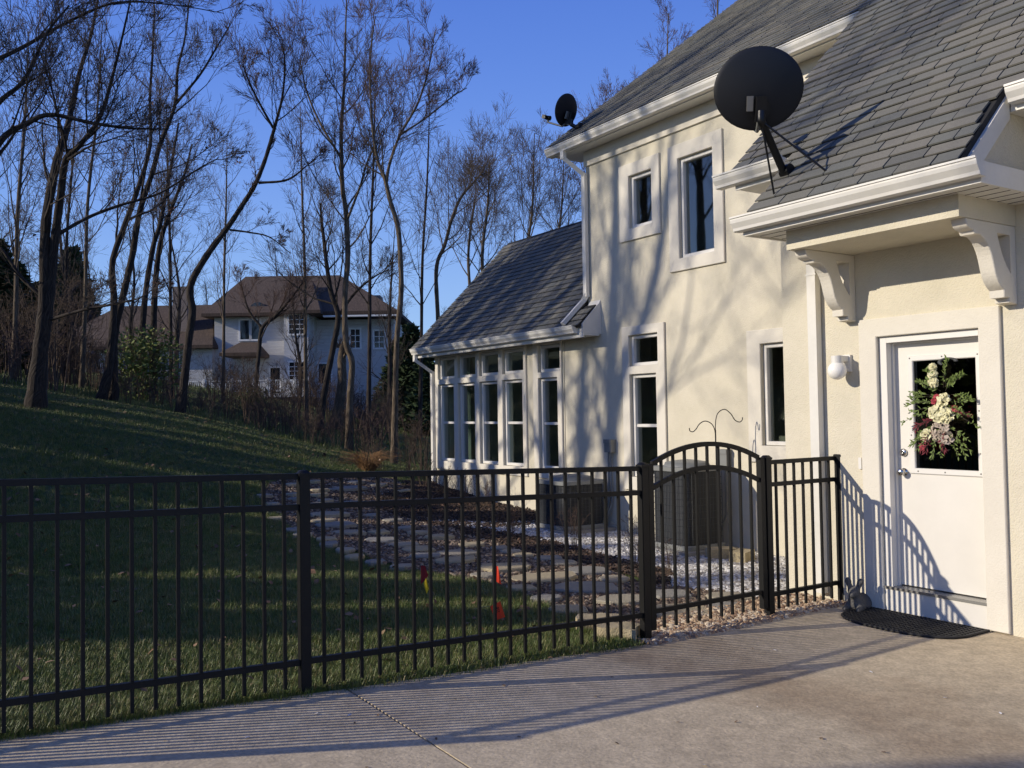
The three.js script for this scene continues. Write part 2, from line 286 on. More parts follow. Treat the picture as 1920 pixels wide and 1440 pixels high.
{ // tan pea gravel spilling along the slab edge by the gate
  const L = []; for (let i = 0; i < 2600; i++) { const z = rr(-6.95, -4.5), e = slabEdge(z), x = e - Math.pow(rnd(), 1.4) * 0.62 + 0.02, s = rr(0.012, 0.028), k = [[.45, .33, .21], [.54, .42, .28], [.32, .21, .13], [.56, .47, .35], [.26, .16, .1], [.38, .27, .17]][Math.floor(rnd() * 6)]; L.push({ x, y: Math.max(gh(x, z), -0.03) + s * 0.5 + 0.02, z, sx: s * rr(.8, 1.4), sy: s * rr(.6, .9), sz: s, ry: rr(0, 6), rx: rr(-.5, .5), c: k }); }
  instanced('pea_gravel', pebGeo, M.pebble, L, 'tan pea gravel along driveway edge under the gate');
}
// flagstones: [x, z, length, direction]
const stones = [[-13.32, -5.17, 0.51, 1.59], [-12.74, -4.86, 0.33, 1.56], [-12.42, -4.94, 0.49, 1.52], [-11.75, -4.86, 0.35, 1.46], [-11.71, -5.29, 0.24, 1.42], [-11.1, -5.05, 0.41, 1.37], [-10.7, -5.16, 0.37, 1.34], [-10.28, -5.16, 0.37, 1.3], [-9.72, -5.0, 0.34, 1.26], [-9.85, -5.52, 0.42, 1.24], [-9.28, -5.18, 0.42, 1.22], [-11.91, -5.82, 0.22, 1.37], [-11.55, -5.81, 0.26, 1.34], [-11.2, -5.95, 0.36, 1.3], [-13.26, -5.89, 0.22, 1.52], [-12.63, -5.93, 0.26, 1.44], [-13.01, -4.24, 0.2, 1.65], [-11.95, -4.15, 0.25, 1.54], [-11.5, -4.1, 0.2, 1.5], [-11.15, -4.3, 0.22, 1.45], [-10.8, -4.2, 0.2, 1.41], [-10.4, -4.25, 0.22, 1.37], [-10.0, -4.2, 0.2, 1.34], [-9.62, -4.3, 0.2, 1.3], [-9.2, -4.42, 0.22, 1.26], [-15.38, -5.8, 0.3, 1.77], [-15.64, -6.42, 0.68, 1.78], [-14.97, -5.2, 0.3, 1.75], [-15.0, -5.65, 0.3, 1.74], [-14.62, -5.14, 0.29, 1.73], [-14.55, -5.6, 0.26, 1.7], [-14.2, -5.3, 0.26, 1.67], [-14.45, -6.0, 0.22, 1.68], [-15.75, -5.45, 0.25, 1.81], [-16.12, -6.0, 0.3, 1.85], [-16.36, -6.91, 0.3, 1.86], [-16.2, -7.3, 0.33, 1.84], [-15.66, -7.6, 0.27, 1.72], [-14.73, -4.61, 0.2, 1.76], [-14.11, -4.55, 0.2, 1.7], [-10.53, -6.12, 0.3, 1.23], [-10.15, -6.3, 0.2, 1.19], [-9.78, -6.25, 0.22, 1.16], [-9.35, -6.15, 0.22, 1.13], [-8.94, -6.22, 0.3, 1.1], [-8.5, -6.15, 0.28, 1.08], [-8.58, -5.4, 0.5, 1.15], [-7.98, -6.1, 0.42, 1.04], [-7.45, -6.05, 0.28, 1.02], [-7.89, -5.45, 0.6, 1.1], [-7.2, -5.5, 0.6, 1.04], [-6.55, -5.4, 0.42, 1.0], [-6.43, -4.7, 0.3, 1.05], [-6.5, -5.95, 0.36, 0.98], [-6.1, -6.3, 0.36, 0.96], [-5.85, -5.45, 0.46, 0.97], [-5.72, -6.0, 0.34, 0.95], [-8.3, -4.95, 0.26, 1.2], [-7.5, -4.92, 0.24, 1.1], [-6.95, -4.82, 0.26, 1.1]];
stones.forEach(([x, z, w, a], k) => {
  const n = 9, s = new THREE.Shape(), dep = Math.min(0.42, Math.max(0.2, w * 0.8)) ;
  for (let i = 0; i < n; i++) { const t = i / n * 2 * Math.PI, q = rr(0.82, 1.12), sq = 1 / Math.max(Math.abs(Math.cos(t)), Math.abs(Math.sin(t))), e = q * (0.35 + 0.65 * Math.min(sq, 1.25)); const X = Math.cos(t) * w * 0.56 * e, Y = Math.sin(t) * dep * 0.56 * e; i ? s.lineTo(X, Y) : s.moveTo(X, Y); }
  s.closePath();
  let g = new THREE.ExtrudeGeometry(s, { depth: 0.04, bevelEnabled: true, bevelSize: 0.012, bevelThickness: 0.012, bevelSegments: 1 });
  g.rotateX(-Math.PI / 2); g.rotateY(a); g.rotateX(rr(-.03, .03)); g.rotateZ(rr(-.03, .03)); g = uvm(g);
  const m = mesh('flagstone', g, M.flag[k % 3], pathBed); m.position.set(x, gh(x, z) + 0.002, z);
});
// raised edging blocks where the lawn, path and driveway meet
for (const [x, z, a] of [[-5.78, -4.52, 1.0], [-5.46, -4.45, 0.6]]) {
  let g = new THREE.BoxGeometry(0.34, 0.14, 0.22, 5, 2, 3); const p = g.attributes.position; for (let i = 0; i < p.count; i++) { const X = p.getX(i), Y = p.getY(i), Z = p.getZ(i), k = 1 + 0.12 * Math.sin(X * 23 + Z * 17 + x * 9) - 0.25 * Math.abs(X * Y * Z) * 90; p.setXYZ(i, X * k, Y * (1 + 0.1 * Math.sin(X * 31)), Z * k); } g.computeVertexNormals(); g = uvm(g); g.rotateY(a);
  const m = mesh('edging_stone', g, M.flag[1]); m.position.set(x, gh(x, z) + 0.05, z);
  tag(m, x < -5.6 ? 'rough tan edging stone at the lawn corner of gravel path' : 'pale rough edging stone against the base of gate post', 'stone', 'edging stones by the gate');
}
console.log('ground done');

// ------------------------------------------------------------------ the house
const house = thing('stucco_house', 'cream stucco house with dark shingle roofs, white gutters and tall windows', 'house');
const ZW = -8.9, ZD = -6.88;
// window openings: [x0, x1, y0, y1] of the glass
const sashW = 0.56, cols = [-16.54, -15.71, -14.87, -14.03];
const grow = (r, d) => [r[0] - d, r[1] + d, r[2] - d, r[3] + d];
const sunTrans = cols.map(x => [x, x + 0.6, 2.5, 2.84]), sunSash = cols.map(x => [x, x + sashW, 0.82, 2.28]);
const w5T = [-12.86, -12.32, 2.48, 2.84], w5S = [-12.86, -12.4, 0.81, 2.27];
const lwT = [-10.43, -9.895, 2.46, 2.82], lwS = [-10.42, -9.94, 0.8, 2.23];
const up2 = [-9.29, -8.725, 3.93, 5.24], up1 = [-10.36, -9.957, 4.54, 5.235], rw = [-7.86, -7.3, 1.326, 2.51];
const FR = 0.055;
const opn = r => grow(r, FR);
const lShape = new THREE.Shape(); [[-12.17, -0.5], [-5.66, -0.5], [-5.66, 5.93], [-11.49, 5.93], [-11.49, 2.98], [-12.17, 2.98]].forEach(([x, y], i) => i ? lShape.lineTo(x, y) : lShape.moveTo(x, y));
mesh('main_wall', plate(lShape, [lwT, lwS, up2, up1, rw].map(opn), ZW, 0.2), M.stucco, house);
mesh('sunroom_wall', plate(rect(-16.75, -12.19, -0.5, 2.98), [...sunTrans, ...sunSash, w5T, w5S].map(opn), ZW, 0.2), M.stucco, house);
mesh('expansion_joint', box(-12.195, -12.165, -0.5, 2.97, ZW - 0.15, ZW - 0.02), M.gap, house);
mesh('sunroom_end_wall', box(-16.75, -16.55, -0.5, 2.98, -13.4, ZW - 0.201), M.stucco, house);
{ // gable triangle over the sunroom end wall
  const s = new THREE.Shape(); s.moveTo(-8.95, 2.981); s.lineTo(-13.4, 2.981); s.lineTo(-10.95, 5.35); s.closePath();
  const g = new THREE.ExtrudeGeometry(s, { depth: 0.2, bevelEnabled: false }); g.applyMatrix4(new THREE.Matrix4().makeBasis(V(0, 0, 1), V(0, 1, 0), V(-1, 0, 0))); g.translate(-16.552, 0, 0);
  mesh('gable_wall', uvm(g), M.stucco, house);
}
mesh('sunroom_back_wall', box(-16.549, -11.691, -0.5, 2.98, -13.4, -13.2), M.stucco, house);
mesh('side_wall', box(-11.69, -11.49, 2.985, 5.93, -17, ZW - 0.201), M.stucco, house);
mesh('side_wall', box(-11.69, -11.49, -0.5, 2.984, -17, -9.9), M.stucco, house);
mesh('back_wall', box(-11.489, 3, -0.5, 5.93, -17, -16.8), M.stucco, house);
mesh('end_wall', box(2.8, 3, -0.5, 5.93, -16.799, ZD - 0.201), M.stucco, house);
mesh('entry_wall', plate(rect(-5.852, 3, -0.4, 3.86), [[-4.815, -3.915, 0.004, 2.345]], ZD, 0.2), M.stucco, house);

mesh('inner_floor', box(-16.54, 2.79, -0.3, 0.1, -16.79, ZW - 0.21), M.darkIn, house);
mesh('inner_floor', box(-11.48, 2.79, 3.1, 3.3, -16.79, ZW - 0.21), M.darkIn, house);
mesh('inner_ceiling', box(-11.48, 2.79, 5.8, 5.88, -16.79, ZW - 0.21), M.darkIn, house);
mesh('inner_ceiling', box(-16.54, -11.7, 2.99, 3.05, -13.19, ZW - 0.21), M.darkIn, house);
mesh('inner_partition', box(-11.48, -6, 0.101, 3.09, -11.2, -11.1), M.darkIn, house);
mesh('inner_partition', box(-11.48, -6, 3.301, 5.79, -11.0, -10.9), M.darkIn, house);
mesh('inner_partition', box(-5.65, 2.79, 0.101, 3.2, -8.6, -8.5), M.darkIn, house);
mesh('inner_ceiling', box(-5.65, 2.79, 3.2, 3.28, -8.49, ZD - 0.21), M.darkIn, house);
mesh('entry_floor', box(-5.65, 2.79, -0.2, 0.18, -8.49, ZD - 0.21), M.darkIn, house);

// windows
function glazed(r, parent, rail, zf = ZW) {
  const o = grow(r, FR - 0.004);
  const ring = plate(rect(...o), [r], zf - 0.025, 0.09, 0.006);
  mesh('frame', ring, M.vinyl, parent);
  const ym = (r[2] + r[3]) / 2;
  if (rail) { mesh('meeting_rail', box(r[0] + 0.001, r[1] - 0.001, ym - 0.022, ym + 0.022, zf - 0.105, zf - 0.05), M.vinyl, parent); }
  const pr = rail ? [[r[0], r[1], r[2], ym - 0.022], [r[0], r[1], ym + 0.022, r[3]]] : [r];
  for (const q of pr) mesh('pane', box(q[0], q[1], q[2], q[3], zf - 0.084, zf - 0.078), M.glass, parent);
}
function win(outer, lights, label, bandMat = M.band) {
  const g = new THREE.Group(); g.name = 'window'; house.add(g); g.userData.label = label;
  mesh('surround', plate(rect(...outer), lights.map(([r]) => opn(r)), ZW + 0.035, 0.034, 0.006), bandMat, g);
  for (const [r, rail] of lights) glazed(r, g, rail);
}
win([-16.72, -13.3, 0.6, 2.93], [...sunTrans.map(r => [r, 0]), ...sunSash.map(r => [r, 1])], 'row of four tall sunroom windows with transoms above');
win([-13.07, -12.225, 0.6, 2.93], [[w5T, 0], [w5S, 1]], 'single tall sunroom window with transom');
win([-10.64, -9.695, 0.55, 3.01], [[lwT, 0], [lwS, 1]], 'tall ground floor window with transom in white surround');
win([-9.545, -8.49, 3.7, 5.5], [[up2, 0]], 'tall upper window reflecting branches');
win([-10.64, -9.73, 4.31, 5.48], [[up1, 0]], 'small upper window');
win([-8.14, -7.02, 1.06, 2.745], [[rw, 0]], 'ground floor window partly behind the entry corner');
for (const [x0, x1, y0, y1] of [[-16.5, -16.3, 0.6, 2.9], [-16.1, -15.85, 0.6, 2.9], [-13.9, -13.35, 0.6, 2.9]]) {
  const p = []; const n = Math.round((x1 - x0) / 0.02); const g = new THREE.PlaneGeometry(x1 - x0, y1 - y0, n, 1); const q = g.attributes.position; for (let i = 0; i < q.count; i++) q.setZ(i, 0.02 * Math.sin(q.getX(i) * 60)); g.translate((x0 + x1) / 2, (y0 + y1) / 2, ZW - 0.33); g.computeVertexNormals(); mesh('curtain', g, M.curtain, house);
}
// frieze, soffits, fascias
mesh('frieze_band', box(-11.505, -5.86, 5.69, 5.925, ZW, ZW + 0.035), M.band, house);
mesh('soffit', box(-12.0, -5.66, 5.93, 5.955, ZW - 0.3, -8.6), M.white, house);
mesh('fascia', box(-12.0, -5.9, 5.9, 6.06, -8.6, -8.575), M.white, house);
mesh('soffit', box(-17.05, -11.17, 2.93, 2.955, ZW + 0.04, -8.56), M.white, house);
mesh('soffit', box(-17.05, -16.76, 2.93, 2.955, -9.6, ZW + 0.039), M.white, house);
mesh('fascia', box(-17.05, -11.17, 2.9, 3.06, -8.559, -8.535), M.white, house);
const gut = (x0, x1, zb, yb, name = 'gutter', h = 0.125) => {
  const k = h / 0.125, w = 0.118, p = [[0, 0], [0.062, 0], [0.078, 0.006], [0.084, 0.03], [0.098, 0.05], [0.112, 0.07], [w, 0.095], [w, 0.108], [w + 0.01, 0.11], [w + 0.01, 0.125], [w - 0.008, 0.125], [w - 0.008, 0.112], [0.004, 0.1], [0, 0.1]];
  return mesh(name, runX(p.map(([z, y]) => [zb + z, yb + y * k]), x0, x1), M.white, house);
};
gut(-12.02, -6.02, -8.574, 5.915);
gut(-16.98, -11.3, -8.534, 2.965);
gut(-5.46, -3.28, -5.899, 3.268);
gut(-6.2, -5.36, -6.46, 3.87);
gut(-3.38, 3.1, -6.46, 3.87);

// roofs: a deck with shingles lying on it
function roof(x0, z0, y0, pitch, regions, mats, limit, label, capMat) {
  // local frame: u along X, v up the slope, n off the surface
  const a = Math.atan(pitch), deckG = [];
  const o = new THREE.Group(); o.name = 'roof'; house.add(o); o.userData.label = label;
  o.position.set(x0, y0, z0);
  o.quaternion.setFromRotationMatrix(new THREE.Matrix4().makeBasis(V(1, 0, 0), V(0, Math.sin(a), -Math.cos(a)), V(0, Math.cos(a), Math.sin(a))));
  const exp = 0.142, list = [];
  regions.forEach(([u0, u1, v0, v1], i) => {
    deckG.push(box(u0 + 0.01, u1 - 0.01, v0 + 0.01, v1, -0.05, -0.006));
    const r0 = Math.round(v0 / exp), r1 = Math.floor(v1 / exp);
    for (let r = r0; r < r1; r++) {
      let u = u0 - ((r * 0.37) % 1) * 0.3;
      while (u < u1) {
        const w = 0.2 + 0.17 * rnd(), a0 = Math.max(u, u0), a1 = Math.min(u + w, u1);
        if (a1 - a0 > 0.05) list.push([a0, a1, r * exp]);
        u += w;
      }
    }
  });
  mesh('roof_deck', deckG, M.deck, o);
  o.updateMatrixWorld(true);
  const unit = new THREE.BoxGeometry(1, 1, 1), cam = camera.position, inv = V();
  const vis = q => { inv.set((q[0] + q[1]) / 2, q[2] + 0.07, 0); o.localToWorld(inv); const d = inv.distanceTo(cam), p = inv.clone().sub(cam), Z = p.dot(fw); const px = 960 + F * p.dot(rt) / Z, py = 720 - F * p.dot(up) / Z; return (px > -40 && px < 1960 && py > -40 ? 0 : 1000) + d; };
  list.forEach(q => q.push(vis(q))); list.sort((p, q) => p[3] - q[3]);
  const rest = mats.map(() => []);
  list.forEach(([a0, a1, v], i) => {
    const k = Math.floor(rnd() * mats.length), th = rr(0.009, 0.015), w = a1 - a0 - 0.011;
    if (i < limit) {
      const m = mesh('shingle', unit, mats[k], o); m.scale.set(w, 0.129, th); m.position.set((a0 + a1) / 2, v + 0.0645 - 0.006, 0.006 + th / 2); m.rotation.x = -0.085 ;
    } else { const g = new THREE.BoxGeometry(w, 0.129, th); g.rotateX(-0.085); g.translate((a0 + a1) / 2, v + 0.0645 - 0.006, 0.006 + th / 2); rest[k].push(g); }
  });
  rest.forEach((l, k) => { if (l.length) tag(mesh('shingles', l, mats[k], o), null, null, null, 'stuff'); });
  return o;
}
const S2 = Math.SQRT2;
// entry roof (45 degrees); v = 0 at the eave over the door
roof(0, -5.83, 3.405, 1, [[-5.3, -3.42, 0, 6.01 * 0.142], [-6.03, 3.1, 6 * 0.142, 5.6]], M.shingle, 300, 'steep weathered grey shingle roof over the entry');
roof(0, -8.46, 3.075, 1, [[-17.05, -11.495, 0, 3.5], [-11.495, -11.19, 0, 0.5]], M.shingle, 300, 'dark grey shingle roof of the sunroom');
roof(0, -8.46, 6.045, 0.775, [[-11.98, -5.9, 0, 6.0]], M.shingle, 300, 'grey brown shingle roof over the upper storey');
// far slopes close the roofs
function slope(x0, x1, zr, yr, ze, ye, name) { const P = [x0, yr, zr, x1, yr, zr, x1, ye, ze, x0, ye, ze, x0, yr - .08, zr, x1, yr - .08, zr, x1, ye - .08, ze, x0, ye - .08, ze], I = [0, 1, 2, 0, 2, 3, 4, 6, 5, 4, 7, 6, 0, 4, 5, 0, 5, 1, 2, 6, 7, 2, 7, 3, 0, 3, 7, 0, 7, 4, 1, 5, 6, 1, 6, 2]; let g = new THREE.BufferGeometry(); g.setAttribute('position', new THREE.Float32BufferAttribute(P, 3)); g.setIndex(I); g = g.toNonIndexed(); g.computeVertexNormals(); return mesh(name, uvm(g), M.deck, house); }
slope(-17.05, -11.7, -10.935, 5.55, -13.6, 2.9, 'rear_roof_slope');
slope(-11.98, -5.9, -13.2, 9.7, -17.5, 5.95, 'rear_roof_slope');
slope(-6.0, 3.1, -9.8, 7.36, -17.5, 5.95, 'rear_roof_slope');
// rake boards and eave boxes
const cheek = (pts, x0, x1, name, mat) => { const s = new THREE.Shape(); pts.forEach(([z, y], i) => i ? s.lineTo(z, y) : s.moveTo(z, y)); s.closePath(); const g = new THREE.ExtrudeGeometry(s, { depth: x1 - x0, bevelEnabled: false }); g.applyMatrix4(new THREE.Matrix4().makeBasis(V(0, 0, 1), V(0, 1, 0), V(-1, 0, 0))); g.translate(x1, 0, 0); return mesh(name, uvm(g), mat, house); };
cheek([[-8.54, 2.958], [-8.9, 2.958], [-8.9, 3.5], [-8.86, 3.44], [-8.53, 3.11]], -11.45, -11.172, 'eave_box', M.white);
cheek([[-5.88, 3.385], [-6.45, 3.955], [-6.45, 3.78], [-6.05, 3.385]], -3.44, -3.405, 'rake_board', M.white);
cheek([[-6.06, 3.386], [-6.46, 3.78], [-6.88, 4.2], [-6.88, 3.386]], -3.5, -3.445, 'cheek_wall', M.stucco);
cheek([[-5.88, 3.385], [-6.88, 4.385], [-6.88, 4.2], [-6.06, 3.385]], -5.3, -5.265, 'rake_board', M.white);
cheek([[-6.43, 3.93], [-8.9, 6.4], [-8.9, 6.2], [-6.6, 3.9]], -6.02, -5.985, 'rake_board', M.white);
cheek([[-8.46, 5.99], [-13.1, 9.58], [-13.1, 9.4], [-8.6, 5.93]], -11.97, -11.94, 'rake_board', M.white);
cheek([[-8.46, 3.03], [-10.95, 5.5], [-10.95, 5.32], [-8.55, 2.94]], -17.04, -17.01, 'rake_board', M.white);
cheek([[-9.1, -0.4], [-9.1, 6.4], [-7.081, 4.4], [-7.081, -0.4]], -5.852, -5.662, 'entry_side_wall', M.stucco);
// entry canopy
mesh('canopy_soffit', box(-5.4, -3.34, 3.25, 3.268, ZD + 0.002, -5.925), M.white, house);
mesh('canopy_fascia', box(-5.4, -3.34, 3.235, 3.385, -5.924, -5.9), M.white, house);
mesh('canopy_fascia', box(-3.34, -3.318, 3.235, 3.385, ZD + 0.002, -5.9), M.white, house);
mesh('canopy_fascia', box(-5.422, -5.4, 3.235, 3.385, ZD + 0.002, -5.9), M.white, house);
mesh('canopy_top', box(-5.4, -3.34, 3.37, 3.384, ZD + 0.002, -5.925), M.deck, house);
for (let k = 0; k < 6; k++) mesh('soffit_seam', box(-5.39, -3.345, 3.247, 3.25, ZD + 0.1 + k * 0.14, ZD + 0.104 + k * 0.14), M.gap, house);
mesh('canopy_beam', box(-5.15, -3.616, 3.09, 3.249, ZD + 0.001, -6.13), M.stucco, house);
mesh('upper_soffit', box(-6.02, -5.3, 3.84, 3.86, ZD, -6.485), M.white, house);
mesh('upper_soffit', box(-3.44, 3.1, 3.84, 3.86, ZD + 0.001, -6.485), M.white, house);
mesh('upper_fascia', box(-6.02, -5.3, 3.83, 3.99, -6.484, -6.461), M.white, house);
mesh('upper_fascia', box(-3.403, 3.1, 3.83, 3.99, -6.484, -6.461), M.white, house);
function bracket(x0, x1) {
  const c = (pts) => pts;
  const s = new THREE.Shape(); // in (z, y)
  s.moveTo(-6.878, 3.088); s.lineTo(-6.22, 3.088); s.lineTo(-6.235, 3.05); s.quadraticCurveTo(-6.25, 3.02, -6.32, 3.01); s.lineTo(-6.335, 2.985); s.lineTo(-6.41, 2.985);
  s.bezierCurveTo(-6.56, 2.93, -6.56, 2.78, -6.6, 2.7); s.bezierCurveTo(-6.63, 2.64, -6.67, 2.62, -6.7, 2.6); s.lineTo(-6.7, 2.545); s.lineTo(-6.77, 2.545); s.lineTo(-6.77, 2.51); s.lineTo(-6.878, 2.5); s.closePath();
  const h = new THREE.Path(); h.moveTo(-6.8, 3.02); h.lineTo(-6.62, 3.02); h.bezierCurveTo(-6.66, 2.9, -6.7, 2.8, -6.8, 2.72); h.closePath(); s.holes.push(h);
  const g = new THREE.ExtrudeGeometry(s, { depth: x1 - x0 - 0.012, bevelEnabled: true, bevelSize: 0.005, bevelThickness: 0.006, bevelSegments: 1, bevelOffset: -0.004, curveSegments: 10 });
  g.applyMatrix4(new THREE.Matrix4().makeBasis(V(0, 0, 1), V(0, 1, 0), V(-1, 0, 0))); g.translate(x1 - 0.006, 0, 0); mesh('bracket', uvm(g), M.band, house);
}
bracket(-5.145, -5.03); bracket(-3.735, -3.62);
// downspouts
mesh('downspout', [box(-5.49, -5.395, 0.06, 3.245, ZD + 0.012, ZD + 0.085)], M.white, house);
mesh('downspout_strap', box(-5.5, -5.385, 2.96, 2.975, ZD + 0.008, ZD + 0.09), M.white, house);
{
  const e = (pts) => { const l = []; for (let i = 0; i + 1 < pts.length; i++) { const a = pts[i], b = pts[i + 1], d = b.clone().sub(a), n = d.length(), g = new THREE.BoxGeometry(0.085, n + 0.05, 0.065); g.applyQuaternion(new THREE.Quaternion().setFromUnitVectors(V(0, 1, 0), d.normalize())); g.translate((a.x + b.x) / 2, (a.y + b.y) / 2, (a.z + b.z) / 2); l.push(uvm(g)); } return l; };
  mesh('downspout', e([V(-11.6, 5.9, -8.53), V(-11.6, 5.82, -8.53), V(-11.47, 5.55, -8.845), V(-11.47, 3.6, -8.845), V(-11.52, 3.52, -8.82), V(-11.56, 3.15, -8.45)]), M.white, house);
  mesh('downspout', e([V(-16.9, 2.97, -8.5), V(-16.9, 2.86, -8.5), V(-16.82, 2.6, -8.86), V(-16.82, 0.35, -8.86)]), M.white, house);
}
// entry door
mesh('door_surround', plate((() => { const s = new THREE.Shape(); [[-4.99, 0.012], [-4.815, 0.012], [-4.815, 2.345], [-3.915, 2.345], [-3.915, 0.012], [-3.745, 0.012], [-3.745, 2.505], [-4.99, 2.505]].forEach(([x, y], i) => i ? s.lineTo(x, y) : s.moveTo(x, y)); s.closePath(); return s; })(), [], ZD + 0.035, 0.034, 0.006), M.band, house);
const door = new THREE.Group(); door.name = 'door'; house.add(door); door.userData.label = 'white entry door with a tall half light';
const ZS = -6.99;
mesh('slab', plate(rect(-4.74, -3.94, 0.222, 2.285), [[-4.6, -3.99, 1.19, 2.155]], ZS, 0.045, 0.004), M.door, door);
mesh('light_frame', plate(rect(-4.615, -3.975, 1.175, 2.17), [[-4.565, -4.02, 1.222, 2.124]], ZS + 0.014, 0.03, 0.006), M.vinyl, door);
mesh('pane', box(-4.59, -4.0, 1.2, 2.145, ZS - 0.026, ZS - 0.02), M.glassDoor, door);
{ const l = []; for (const [x, y] of [[-4.59, 2.15], [-4.3, 2.15], [-4.0, 2.15], [-4.0, 1.7], [-4.0, 1.36], [-4.0, 1.2], [-4.3, 1.198], [-4.54, 1.198], [-4.593, 1.5], [-4.593, 1.85]]) { const g = new THREE.SphereGeometry(0.007, 8, 6); g.translate(x, y, ZS + 0.014); l.push(g); } mesh('screws', l, M.steel, door); }
mesh('jamb', [box(-4.812, -4.745, 0.2, 2.342, ZS - 0.06, ZD - 0.003), box(-3.935, -3.918, 0.2, 2.342, ZS - 0.06, ZD - 0.003), box(-4.744, -3.936, 2.29, 2.342, ZS - 0.06, ZD - 0.003)], M.vinyl, door);
mesh('door_stop', [box(-4.744, -4.732, 0.21, 2.288, ZS + 0.002, ZS + 0.035), box(-4.731, -3.937, 2.276, 2.288, ZS + 0.002, ZS + 0.035)], M.vinyl, door);
mesh('threshold', [box(-4.81, -3.92, 0.192, 0.214, ZS - 0.05, ZD + 0.02)], M.steel, door);
mesh('kick_panel', box(-4.811, -3.919, 0.012, 0.19, ZD - 0.03, ZD + 0.01), M.door, door);
const lathe = (pts, mat, parent, name, pos, seg = 20) => { const g = new THREE.LatheGeometry(pts.map(([r, y]) => new THREE.Vector2(r, y)), seg); g.rotateX(Math.PI / 2); g.translate(...pos); return mesh(name, g, mat, parent); };
lathe([[0, 0], [0.033, 0], [0.033, 0.008], [0.02, 0.012], [0.014, 0.03], [0.03, 0.045], [0.034, 0.06], [0.026, 0.075], [0, 0.078]], M.chrome, door, 'knob', [-4.675, 1.185, ZS + 0.001]);
lathe([[0, 0], [0.034, 0], [0.034, 0.012], [0.026, 0.022], [0.01, 0.024], [0, 0.02]], M.chrome, door, 'deadbolt', [-4.675, 1.35, ZS + 0.001]);
mesh('doorbell', box(-4.99 - 0.045, -4.99 - 0.015, 1.2, 1.3, ZD + 0.002, ZD + 0.02), M.vinyl, house);
console.log('house done');

// wall lamp
{
  const t = thing('wall_lamp', 'white globe wall lamp beside the entry door', 'lamp');
  mesh('back_plate', box(-5.175, -5.085, 2.06, 2.21, ZD + 0.001, ZD + 0.03), M.vinyl, t);
  mesh('arm', [box(-5.16, -5.1, 2.15, 2.2, ZD + 0.03, ZD + 0.15), cyl(-5.13, 2.13, ZD + 0.15, 0.05, 0.05, 0.07)], M.vinyl, t);
  const g = new THREE.SphereGeometry(0.082, 24, 16); g.translate(-5.13, 2.07, ZD + 0.15);
  mesh('globe', g, new THREE.MeshPhysicalMaterial({ color: '#f2efe8', roughness: 0.25 }), t);
}
// ------------------------------------------------------------------ fence
const FX = -5.3, postG = 'black aluminium fence posts';
function post(z, x, y0, h, s, label) {
  const t = thing('fence_post', label, 'fence post', postG), b = s / 2;
  mesh('shaft', box(x - b, x + b, y0 - 0.1, y0 + h, z - b, z + b), M.fence, t);
  const g = new THREE.CylinderGeometry(s * 0.4, s * 0.78, 0.02, 4); g.rotateY(Math.PI / 4); g.translate(x, y0 + h + 0.026, z);
  mesh('cap', [box(x - b - 0.006, x + b + 0.006, y0 + h, y0 + h + 0.018, z - b - 0.006, z + b + 0.006), g], M.fence, t);
}
const yF = z => z < -4.6 ? 0 : 0.030 * (z + 4.6);
post(-7.0 + 0.09, FX + 0.03, 0, 1.3, 0.063, 'black fence post standing against the entry wall');
post(-5.98, FX, 0, 1.31, 0.063, 'black fence post between the arched gate and the short wall panel');
post(-4.6, FX, 0, 1.31, 0.063, 'black fence post between the arched gate and the long panel');
post(-1.9, FX, yF(-1.9), 1.3, 0.063, 'black fence post standing in the lawn edge');
post(0.78, FX, yF(0.78), 1.3, 0.063, 'black fence post at the far end of the lawn panel');
function rail(za, zb, ya, yb, h = 0.036, w = 0.03) { const g = new THREE.BoxGeometry(w, h, Math.abs(zb - za)); const p = g.attributes.position; for (let i = 0; i < p.count; i++) { const t = (p.getZ(i) / Math.abs(zb - za)) + 0.5; p.setY(i, p.getY(i) + (zb > za ? ya + (yb - ya) * t : yb + (ya - yb) * t)); } g.translate(FX, 0, (za + zb) / 2); g.computeVertexNormals(); return uvm(g); }
const pk = 0.0195;
function panel(z0, z1, n, hTop, h2, hBot, label) { // from z0 (near the wall) to z1
  const t = thing('picket_fence', label, 'fence', 'black aluminium fence panels');
  for (const h of [hTop, h2, hBot]) mesh('rail', rail(z0 + 0.033, z1 - 0.033, yF(z0) + h, yF(z1) + h), M.fence, t);
  for (let i = 1; i <= n; i++) { const z = z0 + (z1 - z0) * i / (n + 1), y = yF(z); mesh('picket', box(FX - pk / 2, FX + pk / 2, y + 0.035, y + hTop - 0.004, z - pk / 2, z + pk / 2), M.fence, t); }
  return t;
}
panel(-6.91, -5.98, 7, 1.285, 1.095, 0.165, 'short black fence panel between gate and entry wall');
panel(-4.6, -1.9, 21, 1.3, 1.115, 0.185, 'black fence panel in front of the flagstone path and flags');
panel(-1.9, 0.78, 21, 1.3, 1.115, 0.185, 'black fence panel in front of the shaded lawn');
